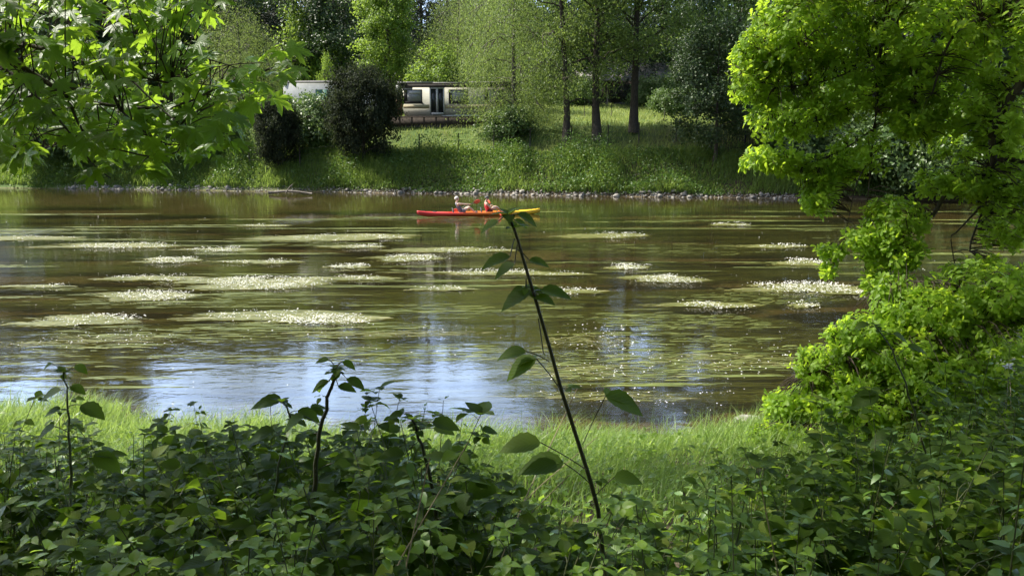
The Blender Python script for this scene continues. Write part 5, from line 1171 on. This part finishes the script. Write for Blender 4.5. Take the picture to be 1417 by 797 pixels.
    me = bpy.data.meshes.new('head_cover'); bm_.to_mesh(me); bm_.free(); me.materials.append(headm)
    for pl_ in me.polygons: pl_.use_smooth = True
    o = link('hair' if headkind == 'hair' else 'cap', me, rt); sm = o.modifiers.new('s', 'SOLIDIFY'); sm.thickness = .012
    if headkind == 'cap':
        g = Geo(); P_ = [(hx + .07 + .085 * math.cos(a) , .075 * math.sin(a), .80 - .015 * math.cos(a)) for a in np.linspace(-PI / 2, PI / 2, 9)]; n = 9
        g.add(P_ + [(a, b, c - .01) for a, b, c in P_], [np.array([list(range(n))]), np.array([list(range(n, 2 * n))[::-1]]), np.array([[i, i + n, i + 1 + n, i + 1] for i in range(n - 1)])]); g.build('cap_peak', headm, rt)
    for sd in (1, -1):
        g = Geo(); lathe(g, [(0, -.008), (.008, 0), (0, .008)], 8); o = g.build('eye', M['eye'], rt, True); o.location = (hx + .087, sd * .030, .762)
        g = Geo(); V = [(.012 * math.cos(a), 0, .028 * math.sin(a)) for a in np.linspace(0, 2 * PI, 10)[:-1]]; g.add(V + [(0, .014, 0)], [np.array([[i, (i + 1) % 9, 9] for i in range(9)])]); o = g.build('ear', skm, rt, True); o.location = (hx, sd * .084, .745); o.scale = (1, sd, 1)
    g = Geo(); tube(g, [(hx + .078, -.02, .70), (hx + .088, 0, .698), (hx + .078, .02, .70)], [.004, .006, .004], 5); g.build('mouth', M['lip'], rt)
    return rt
def paddle(x, ctr, dirv, half, label, twist):
    c, s_ = math.cos(ang), math.sin(ang); rt = empty('paddle', (Cn[0] + c * x, Cn[1] + s_ * x, .03), ang); tag(rt, label, 'paddle', 'paddles held by the kayakers')
    ctr = np.array(ctr); d = norm(np.array(dirv, float)); g = Geo(); tube(g, [ctr - d * (half - .3), ctr + d * (half - .3)], [.014, .014], 8); g.build('shaft', M['shaft'], rt)
    for sg in (1, -1):
        dd = d * sg; u = norm(np.cross(dd, norm(np.array(twist, float)))); nn = np.cross(dd, u); V = []; prof = [(0, .016), (.05, .04), (.14, .082), (.26, .098), (.36, .088), (.43, .05), (.455, .01)]
        for t, w_ in prof:
            for y in (-1, -.35, .35, 1): V.append(ctr + dd * (half - .38 + t) + u * w_ * y + nn * .014 * (y * y - .5) * 1.2)
        n = len(prof); V = np.array(V); V2 = V - nn * .008; k = 4
        Fq = [[i * k + j, i * k + j + 1, (i + 1) * k + j + 1, (i + 1) * k + j] for i in range(n - 1) for j in range(3)]; Fb = [[a + n * k for a in f[::-1]] for f in Fq]
        rim = [i * k for i in range(n)] + [(n - 1) * k + 3 - 0] + [i * k + 3 for i in range(n - 2, -1, -1)]
        Fr = [[rim[i], rim[(i + 1) % len(rim)], rim[(i + 1) % len(rim)] + n * k, rim[i] + n * k] for i in range(len(rim))]
        g = Geo(); g.add(np.vstack([V, V2]), [np.array(Fq + Fb + Fr)]); g.build('blade', M['blade'], rt, True)
S_ = 1.02
dR = np.array([1.0, -1.1, .54]); cR = np.array([.25, 0, .42])
person(k_x(636.5), 'person with white hair and grey vest in the rear seat, lifting a paddle', [tuple((cR - dR * .19) / S_), tuple((cR + dR * .19) / S_)], -.01, 1.35, (M['skin'], M['vestgrey'], M['shortg'], M['hairw'], 'hair'))
paddle(k_x(636.5), cR, dR, .88, 'orange bladed paddle raised by the rear kayaker', (0.3, 1, .1))
dF = np.array([.22, -1.1, -.36]); cF = np.array([.32, 0, .33])
person(k_x(674), 'person in red vest and dark cap in the front seat, with lowered paddle', [tuple((cF - dF * .2) / S_), tuple((cF + dF * .2) / S_)], .05, .75, (M['skin2'], M['red'], M['shortd'], M['cap'], 'cap'))
paddle(k_x(674), cF, dF, .90, 'paddle of the front kayaker dipping at the near side', (1, .2, .2))
